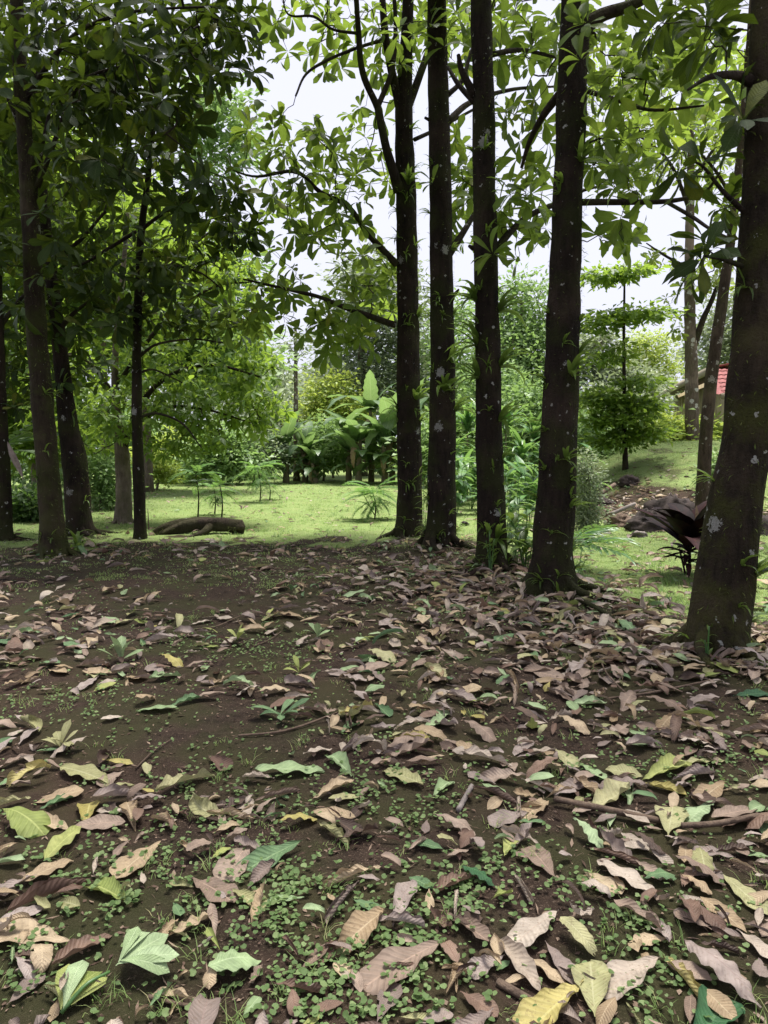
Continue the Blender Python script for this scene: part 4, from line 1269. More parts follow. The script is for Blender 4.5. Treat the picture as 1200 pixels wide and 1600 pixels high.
# saplings on the lawn
M['sap'] = foliage_mat('sapling_leaf', [(0, (.07, .15, .04)), (.5, (.11, .21, .06)), (1, (.16, .27, .08))], (.35, .6, .12), .35)
for px, py, Y, h, n, L, mt, lab in [(585, 808, 16.2, .62, 16, (.55, .8), 'sap', 'feathery umbrella-shaped sapling on the lawn left of the forked trunk'), (346, 806, 17, .75, 9, (.45, .7), 'far_dark', 'feathery sapling with a bent stem behind the log'),
                                    (309, 804, 17.5, 1.0, 7, (.4, .6), 'sap', 'thin upright sapling behind the middle of the log'), (406, 782, 21, .95, 14, (.5, .8), 'sap', 'yellowish feathery sapling at mid lawn'), (421, 778, 21.8, .45, 8, (.3, .5), 'far_dark', 'tiny dark sapling beside the yellowish one'),
                                    (335, 800, 18.2, .6, 8, (.4, .6), 'sap', 'small leaning sapling close behind the bent one')]:
    g = gnd(px, py)
    Y = g[1]
    root = thing('sapling', lab, 'sapling', (g[0], Y, float(hgt(g[0], Y))), 'saplings on the lawn')
    stem(root, 'stem', [(0, 0, -.05), (.03, 0, h * .5), (-.02 + rng.normal(0, .03), 0, h)], [.02, .014, .009], 'bark', 7)
    if px == 585:
        stem(root, 'stem', [(0, 0, .1), (-.14, 0, .36), (-.24, .02, .55)], [.012, .010, .006], 'bark', 6)
    fan(root, 'frond', FEATH_M, mt, n, tuple(l * 2.3 for l in L), (-10, 50), h, jit=.05)
    fan(root, 'frond', FEATH_M, mt, n // 2 + 2, tuple(l * 1.8 for l in L), (-30, 30), h * .75, jit=.05)
    fan(root, 'frond', FEATH_M, mt, n // 3, tuple(l * 1.2 for l in L), (-20, 40), h * .5, jit=.04)

# fern-like bright plant by the front left trunk
g = gnd(120, 858)
root = thing('fern', 'bright green strap-leaved fern at the foot of the front left tree', 'fern', (g[0], g[1], 0))
fan(root, 'leaf', STR_M, 'brom', 22, (.28, .48), (20, 85), .0, wid=1.3, jit=.06)

# maroon cordyline behind the nearest trunk
g = gnd(1074, 902)
root = thing('cordyline', 'dark maroon broad-leaved plant left of the nearest trunk', 'plant', (g[0], g[1], float(hgt(g[0], g[1]))))
WIDE_T = [leaf_tmpl(8, 1, 'lance', .27, arch=.4 + .5 * s, fold=.35, twist=.2, seed=70 + s) for s in range(3)]
WIDE_M = [mesh_np('wide_leaf', *t) for t in WIDE_T]
for me_ in WIDE_M:
    me_.materials.append(M['maroon'])
stem(root, 'stem', [(0, 0, -.05), (.02, 0, .2), (0, 0, .42)], [.02, .018, .014], 'maroon')
stem(root, 'stem', [(0, .02, -.05), (-.06, 0, .15), (-.1, 0, .3)], [.014, .012, .01], 'maroon')
fan(root, 'leaf', WIDE_M, 'maroon', 20, (.55, .8), (15, 70), .36, wid=1.25)
fan(root, 'leaf', WIDE_M, 'maroon', 12, (.28, .42), (-15, 40), .25, wid=.8)
fan(root, 'leaf', WIDE_M, 'maroon', 8, (.25, .36), (-10, 30), .15, wid=.8)
o = put(root, 'leaf', WIDE_M[0], 'L_tan', frame(np.array([[.06, -.03, .38]]), np.array([[.05, 0, 1.]]), np.array([[.2, -1, .1]]), .24, .45, .4)[0])
o['label'] = 'upright pale tan young leaf'
o = put(root, 'leaf', WIDE_M[0], 'L_pale', frame(np.array([[-.02, -.05, .4]]), np.array([[-.2, .1, 1.]]), np.array([[.1, -1, .3]]), .2, .2, .2)[0])
o['label'] = 'small silvery pale leaf'

# hanging dead leaf on the left
p_ = at(12, 690, 11.2)
o = link('dead_leaf', mesh_np('dead_leaf', *leaf_tmpl(14, 2, 'lance', .2, arch=.8, fold=.4, wave=.05, twist=1.6, tipcurl=-1.2, seed=5)), None, M['L_mauve'])
o.matrix_world = Matrix(frame(p_[None], np.array([[.35, 0, -1.]]), np.array([[.3, -1., 0]]), .45, .62, .62)[0])
prop(o, 'long pale dead leaf hanging twisted among the palm fronds at left', 'leaf')

# ------------------------------------------------------------------ epiphytes on the trunks
BR_T = [leaf_tmpl(6, 1, 'strap', .13, arch=.8 + .5 * s, fold=.45, seed=80 + s) for s in range(4)]
BR_M = [mesh_np('bromeliad_leaf', *t) for t in BR_T]
for me_ in BR_M:
    me_.materials.append(M['brom'])
ord_tree = {1: 'forked trunk', 2: 'second trunk from the far end', 3: 'middle trunk of the row', 4: 'thick leaning trunk', 5: 'nearest trunk'}


def epiphyte(tree, py, side, size, n, lab, mat='brom', wid=1.0):
    """side: -1 left edge .. 1 right edge of the trunk as seen, 0 facing the camera"""
    _, PP, rr = TR[tree]
    x_, y_, d_ = proj(PP)
    i = int(np.argmin(np.abs(y_ - py)))
    a = side * R(80)
    o = np.array([math.sin(a), -math.cos(a), 0])
    p = PP[i] + o * rr[i] * .92
    root = thing('bromeliad', lab, 'bromeliad', p, 'epiphytes on the trunks')
    for k in range(n):
        t = (k + rng.uniform(0, .7)) / n * 6.283
        tang = np.array([o[1], -o[0], 0])
        spread = rng.uniform(.35, 1.1)
        d = o * .75 + np.array([0, 0, .75]) + (tang * math.cos(t) + np.array([0, 0, 1.]) * math.sin(t)) * spread
        s = size * rng.uniform(.85, 1.4)
        m = frame(np.array([[0, 0, 0.]]) + o * .01, d[None], np.array([[0, 0, 1.]]) - d[None] * .3 + o * -.2, s * wid, s, s)[0]
        put(root, 'leaf', BR_M[k % 4], mat, m)


for e in [(1, 505, .8, .34, 8, 'grassy epiphyte high on the right side of the forked trunk'), (1, 622, .5, .42, 9, 'green bromeliad at mid height on the forked trunk'), (1, 660, .9, .3, 7, 'small bromeliad on the right edge of the forked trunk'), (1, 645, -.9, .3, 7, 'dark spiky epiphyte on the left edge of the forked trunk'), (1, 300, .2, .3, 6, 'grassy tuft below the fork of the forked trunk'),
          (2, 575, .5, .36, 8, 'bromeliad with dry leaves on the second trunk from the far end'), (2, 618, .1, .36, 8, 'broad green bromeliad facing the camera on the second trunk'), (2, 648, .9, .38, 9, 'bushy bromeliad on the right edge of the second trunk'), (2, 490, .8, .25, 6, 'small grassy tuft near the stub of the second trunk'), (2, 778, -.9, .2, 6, 'small dark tuft low on the left edge of the second trunk'),
          (3, 470, -.9, .34, 10, 'grassy epiphyte high on the left edge of the middle trunk'), (3, 535, -.9, .36, 10, 'long-leaved epiphyte on the left edge of the middle trunk'), (3, 600, -.8, .36, 9, 'arching epiphyte on the left edge above the cane plants'), (3, 490, .9, .34, 10, 'grassy epiphyte high on the right edge of the middle trunk'), (3, 570, .8, .36, 10, 'epiphyte in the middle of the right edge of the middle trunk'), (3, 655, .6, .36, 9, 'lowest green epiphyte on the right of the middle trunk'), (3, 725, .8, .22, 6, 'small epiphyte low on the right edge of the middle trunk'), (3, 840, .2, .3, 7, 'leafy epiphyte near the foot of the middle trunk'),
          (4, 560, .9, .28, 9, 'dry-tipped epiphyte on the right edge of the thick trunk'), (4, 585, .3, .28, 8, 'green bromeliad facing the camera on the thick trunk'), (4, 715, .2, .2, 7, 'small dry tuft low on the thick trunk'), (4, 255, .4, .24, 7, 'pale grassy tuft high on the thick trunk'), (4, 790, .5, .18, 5, 'thin curled tuft below the dry tuft on the thick trunk'),
          (5, 905, .75, .36, 9, 'large bright bromeliad low on the right of the nearest trunk'), (5, 505, .8, .34, 9, 'dark strap-leaved epiphyte at the right edge of the nearest trunk'), (5, 360, .5, .3, 7, 'strap-leaved epiphyte high on the nearest trunk'), (5, 880, .1, .16, 5, 'small curled epiphyte low on the front of the nearest trunk')]:
    epiphyte(*e, wid=1.5 if e[0] == 5 else 1.25)


# ------------------------------------------------------------------ house on the bank
def house():
    x0, y0, h0 = 11.5, 26.8, 4.28
    zb = float(hgt(12.5, 27)) - .15
    h = h0 - zb
    root = thing('house', 'small cream house with red roof on the bank behind the trees', 'house', (x0, y0, zb))
    root.rotation_euler = (0, 0, -R(12.7))
    cream = plain_mat('cream_boards', (.30, .245, .15), (.40, .33, .21), 3., .8, .1)
    fasc = plain_mat('fascia', (.26, .22, .165), (.34, .295, .225), 6., .8, .1)
    red = plain_mat('red_roof', (.20, .045, .045), (.30, .085, .08), 7., .7, .15)
    dark = plain_mat('soffit', (.05, .042, .037), (.085, .072, .06), 4., .9, .1)
    BF = np.array([[3, 2, 1, 0], [4, 5, 6, 7], [0, 1, 5, 4], [1, 2, 6, 5], [2, 3, 7, 6], [3, 0, 4, 7]])

    def put_mesh(name, V, F, mat, par=root):
        return link(name, mesh_np(name, np.asarray(V, float), F, smooth=False), par, mat)

    def bx(name, a, mat, par=root):
        V, F, U = box(*a)
        return put_mesh(name, V, F, mat, par)

    wall = bx('wall', (.7, 7.5, .3, 12, 0, h - .12), cream)
    for i in range(16):
        a = .3 + 11.7 * i / 16
        bx('board', (.672, .697, a + .015, a + .716, .02, h - .3), cream, wall)
    rf = []
    for s_, ua in ((0, 0.), (1, 8.2)):
        A = np.array([[ua, -.3, h], [4.1, -.3, h + .72], [4.1, 12.4, h + .72], [ua, 12.4, h]])
        rf.append(put_mesh('roof', np.vstack([A, A + np.array([0, 0, .07])]), [BF], red))
        bx('fascia_board', (ua - .045, ua - .003, -.32, 12.42, h - .2, h + .075) if s_ == 0 else (ua + .003, ua + .045, -.32, 12.42, h - .2, h + .075), fasc)
    bx('soffit', (.02, .67, -.25, 12.3, h - .1, h - .07), dark)
    # front lean-to of red sheets
    zt, ze, va, vb = h - .02, 3.30 - zb, -.34, -1.75
    ns = 9
    for i in range(ns):
        u = np.linspace(0, 1, 17)
        zz = .016 * np.cos(u * 6.2832 * 5)
        V = [[-.05 + .9 * (i + q * .985), vv, z0 + zk + .004 * (i % 2)] for vv, z0 in ((vb, ze), (va, zt)) for q, zk in zip(u, zz)]
        q = np.arange(16)
        put_mesh('roof_sheet', V, [np.stack([q, q + 1, q + 18, q + 17], -1)], red)
    for t in np.linspace(.12, .9, 6):
        bx('batten', (.15, 8.2, vb + (va - vb) * t - .012, vb + (va - vb) * t + .012, ze + (zt - ze) * t + .014, ze + (zt - ze) * t + .03), red)
    bx('fascia_board', (.12, 8.25, vb - .05, vb - .01, ze - .17, ze + .02), fasc)
    pw = bx('porch_wall', (.5, 7.9, -1.3, .29, 0, ze - .02), cream)
    for i in range(14):
        a = .5 + 7.4 * i / 14
        bx('board', (a + .012, a + .517, -1.328, -1.303, .02, ze - .42), cream, pw)
    bx('dark_strip', (.8, 3.2, -1.325, -1.303, ze - .38, ze - .1), dark, pw)  # dark strip along the wall top below the porch eave


house()


# ------------------------------------------------------------------ rocks, log, timber
def rock(label, c, size, mat, seed, name='rock', flat=1.0):
    r = np.random.default_rng(seed)
    nu, nv = 34, 22
    th = np.linspace(0, 2 * math.pi, nu, endpoint=False)
    ph = np.linspace(0.02, math.pi - .02, nv)
    TH, PH = np.meshgrid(th, ph, indexing='ij')
    d = np.stack([np.cos(TH) * np.sin(PH), np.sin(TH) * np.sin(PH), np.cos(PH)], -1)
    k = 1
    for _ in range(7):
        a = r.normal(0, 1, 3)
        a /= np.linalg.norm(a)
        k = k + .10 * np.sin(d @ a * r.uniform(2, 6) + r.uniform(0, 6))
    for _ in range(5):
        a = r.normal(0, 1, 3)
        a /= np.linalg.norm(a)
        k = np.minimum(k, r.uniform(.8, 1.0) / np.maximum(d @ a, .35))
    for _ in range(10):
        a = r.normal(0, 1, 3)
        a /= np.linalg.norm(a)
        k = k + .045 * np.sin(d @ a * r.uniform(7, 18) + r.uniform(0, 6) + 2 * np.sin(d[..., 0] * 5))
    V = d * k[..., None] * np.array(size)
    i = (np.arange(nu)[:, None] * nv + np.arange(nv - 1)[None]).ravel()
    i2 = ((np.arange(nu)[:, None] + 1) % nu * nv + np.arange(nv - 1)[None]).ravel()
    F = np.stack([i, i + 1, i2 + 1, i2], -1)
    o = link(name, mesh_np('rock', V.reshape(-1, 3), F), None, M[mat])
    o.location = (c[0], c[1], float(hgt(c[0], c[1])) + size[2] * .35)
    prop(o, label, 'rock', 'rocks below the bank')
    return o


def gy_(px, Y):
    return (float(at(px, 700, Y)[0]), Y)


rock('big dark boulder left of the slender leaning trunk', gy_(1056, 13.6), (.46, .34, .48), 'rock', 1)
rock('dark low boulder with a shadowed hollow', gy_(1018, 13.4), (.36, .28, .30), 'rock', 2)
rock('brown rounded rock at the left of the boulders', gy_(972, 14.2), (.32, .25, .2), 'wood', 3)
rock('grey stone embedded up the bank', gy_(948, 17.5), (.22, .2, .14), 'rock', 4)
rock('small dark stone at the foot of the tiered tree', gy_(935, 18.3), (.18, .15, .1), 'rock', 5)
rock('pale flat stone in front of the boulders', gy_(1003, 12.7), (.16, .12, .06), 'rock_pale', 6)
rock('dark boulder partly hidden by the nearest trunk', gy_(1196, 13.2), (.35, .3, .3), 'rock', 7)
rock('pale stone behind the big boulder', gy_(1075, 14.6), (.3, .2, .24), 'rock_pale', 8)
rock('grey stone on the lawn seen between the row trunks', gy_(727, 15.0), (.09, .08, .06), 'rock', 9)
rock('dark stone on the bank above the boulders', gy_(985, 19.0), (.25, .2, .16), 'rock', 10)


def stick(label, P, r, mat='wood', name='stick', cat='stick', group='sticks on the ground', seg=7, seed=0):
    PP = catmull(P, max(8, 4 * len(P)))
    rr = np.interp(np.linspace(0, 1, len(PP)), np.linspace(0, 1, len(r)), r)
    V, F, U = tube(PP, rr, seg, 0, .05, seed)
    c = np.array([P[0][0], P[0][1], P[0][2]])
    o = link(name, mesh_np(name, V - c, F, U), None, M[mat])
    o.location = c
    prop(o, label, cat, group)
    return o


# the fallen log: arched mossy stem, stub and cut face
lp = [at(232, 840, 12.9), at(252, 831, 12.9), at(282, 822, 13.0), at(312, 818, 13.0), at(345, 822, 13.0), at(379, 823, 13.0)]
lr = [.05, .10, .125, .12, .14, .125]
root = thing('fallen_log', 'mossy fallen log lying on the lawn beside the thin young trunk', 'log', (lp[2][0], lp[2][1], 0))
PP, rr = sweep(np.array(lp), np.array(lr), 60)
V, F, U = tube(PP, rr, 28, 0, .13, 4)
link('stem', mesh_np('log', shift(V, root), F, U), root, M['logmoss'])
V, F, U = tube(catmull([at(330, 822, 12.9), at(318, 832, 12.75), at(296, 840, 12.6)], 12), np.linspace(.085, .03, 12), 10, 0, .06, 7)
link('stub', mesh_np('log_stub', shift(V, root), F, U), root, M['logmoss'])
V, F, U = tube(catmull([at(240, 836, 12.8), at(218, 846, 12.6), at(196, 846, 12.5)], 10), np.linspace(.06, .03, 10), 9, 0, .06, 9)
link('root', mesh_np('log_root', shift(V, root), F, U), root, M['wood'])
mm = tufts(PP, rr, 700, .05, .98, None, (.02, .06))
mm[:, :3, 3] -= np.array(root.location)
prop(link('moss', cloud('moss', FAR_T, mm, rng.uniform(0, 1, len(mm))), root, M['moss']), kind='stuff')


def gz(px, py, z=.012):
    p = gnd(px, py)
    p[2] = float(hgt(p[0], p[1])) + z
    return p


stick('thick bare stick lying right of centre in the litter', [gz(866, 1256, .03), gz(930, 1268, .03), gz(1032, 1287, .02)], [.012, .014, .012])
stick('short pale snapped stick on the mossy soil', [gz(716, 1268), gz(737, 1235)], [.012, .011], 'rock_pale')
stick('thin straight twig on the bare soil at left', [gz(212, 1200), gz(240, 1178), gz(268, 1158)], [.004, .004, .002])
stick('long thin twig across the litter at centre left', [gz(372, 1153), gz(450, 1146), gz(535, 1120, .03)], [.006, .007, .004])
stick('stick half buried near the bottom edge right of centre', [gz(778, 1532), gz(835, 1568)], [.012, .012])
stick('brown twig along the bottom left of the seedlings', [gz(232, 1570), gz(290, 1577), gz(340, 1580)], [.006, .006, .004])
stick('stick under the green ribbed leaf at right', [gz(1065, 1298, .03), gz(1120, 1296, .04), gz(1185, 1285, .04)], [.011, .012, .01])
stick('long thin root running from the thick trunk foot', [gz(900, 945, .02), gz(950, 965, .02), gz(985, 990, .01)], [.03, .018, .008], 'bark')
stick('twig leaning on litter between thick and nearest trunks', [gz(955, 948), at(975, 925, 7.2)], [.008, .005])
stick('long twig in the litter before the nearest trunk', [gz(950, 1092, .03), gz(1020, 1088, .04), gz(1110, 1078, .03)], [.007, .008, .006])
stick('crossing twig left of the nearest trunk foot', [gz(1000, 1105, .03), gz(950, 1060, .03), gz(935, 1030, .03)], [.006, .005, .004])
stick('little twig standing at the grass edge left of the forked trunk', [gz(585, 850), at(603, 825, 12.0)], [.009, .004])
stick('fallen pole leaning on the bank left of the boulders', [at(937, 772, 15.5), at(960, 757, 16.4)], [.05, .045])
stick('pale bare pole in front of the dark boulders', [at(955, 803, 12.9), at(992, 787, 13.1)], [.035, .03], 'rock_pale')
stick('curved twig on the soil at far left litter', [gz(140, 965), gz(200, 955), gz(260, 958)], [.006, .006, .004])
stick('fine twig across the path at centre', [gz(270, 985), gz(330, 982), gz(375, 965)], [.005, .006, .003])
stick('twig beside the green sprig on the bare path', [gz(395, 1010), gz(420, 1000), gz(440, 985)], [.004, .004, .003])
stick('upright twig beside the thin young trunk', [gz(233, 835), at(231, 795, 12.9)], [.012, .006])

# ------------------------------------------------------------------ fallen leaves
FORMS = [('flat', dict(arch=.15, fold=.08, curl=.2, wave=.04)), ('wavy', dict(arch=.3, fold=.1, curl=.3, wave=.075)), ('cupped', dict(arch=.2, fold=.15, curl=1.0, wave=.06)), ('arched', dict(arch=1.1, fold=-.1, curl=-.4, wave=.08)),
         ('curled', dict(arch=.5, fold=.2, curl=1.7, wave=.08, twist=.6)), ('twisted', dict(arch=.4, fold=.2, curl=.9, wave=.1, twist=1.3)), ('rolled', dict(arch=.3, fold=.2, curl=2.3, wave=.04)), ('crumpled', dict(arch=-.9, fold=.3, curl=.9, wave=.13, twist=.5))]
FL = []          # (form index, mesh)
FLT = []
for fi, (fw, kw) in enumerate(FORMS):
    for q in range(4):
        kw = dict(kw)
        if q >= 2:
            kw['arch'] = kw['arch'] * 1.5 + .25 * (-1) ** fi
            kw['twist'] = kw.get('twist', 0) + .5 * (-1) ** q
            kw['tipcurl'] = -.9 if q == 2 else .7
        t = leaf_tmpl(20, 3, ('obovate', 'lance', 'obovate', 'ovate')[q], .42, seed=200 + fi * 4 + q, nibble=(.025, .02, .05, .04)[q], **kw)
        if q >= 2:      # torn and rotted margins
            nf = len(t[1])
            rr_ = np.random.default_rng(fi * 9 + q)
            col_ = np.arange(nf) % 6
            row_ = np.arange(nf) // 6
            bite = rr_.uniform(4, 17)
            sd = 0 if q == 2 else 5
            gone = (np.abs(row_ - bite) < rr_.uniform(.8, 2.2)) & (np.abs(col_ - sd) <= rr_.integers(0, 2))
            if q == 3:
                gone |= row_ > 17 + (np.arange(nf) * 7 % 3 > 1) * 1.0
            t = (t[0], t[1][~gone], t[2])
        # lowest point at zero so that the leaf rests on the soil
        v = t[0].copy()
        v[:, 2] -= np.percentile(v[:, 2], 12)
        v[:, 1] -= .5
        me = mesh_np('fallen_leaf', v, t[1], t[2])
        me.materials.append(M['L_pink'])
        FL.append((fi, me))
        t2 = leaf_tmpl(6, 2, ('obovate', 'lance', 'obovate', 'ovate')[q], .42, seed=200 + fi * 4 + q, nibble=.05, **kw)
        v2 = t2[0].copy()
        v2[:, 2] -= np.percentile(v2[:, 2], 12)
        v2[:, 1] -= .5
        FLT.append((v2, t2[1], t2[2]))
FI = {fw: i for i, (fw, _) in enumerate(FORMS)}

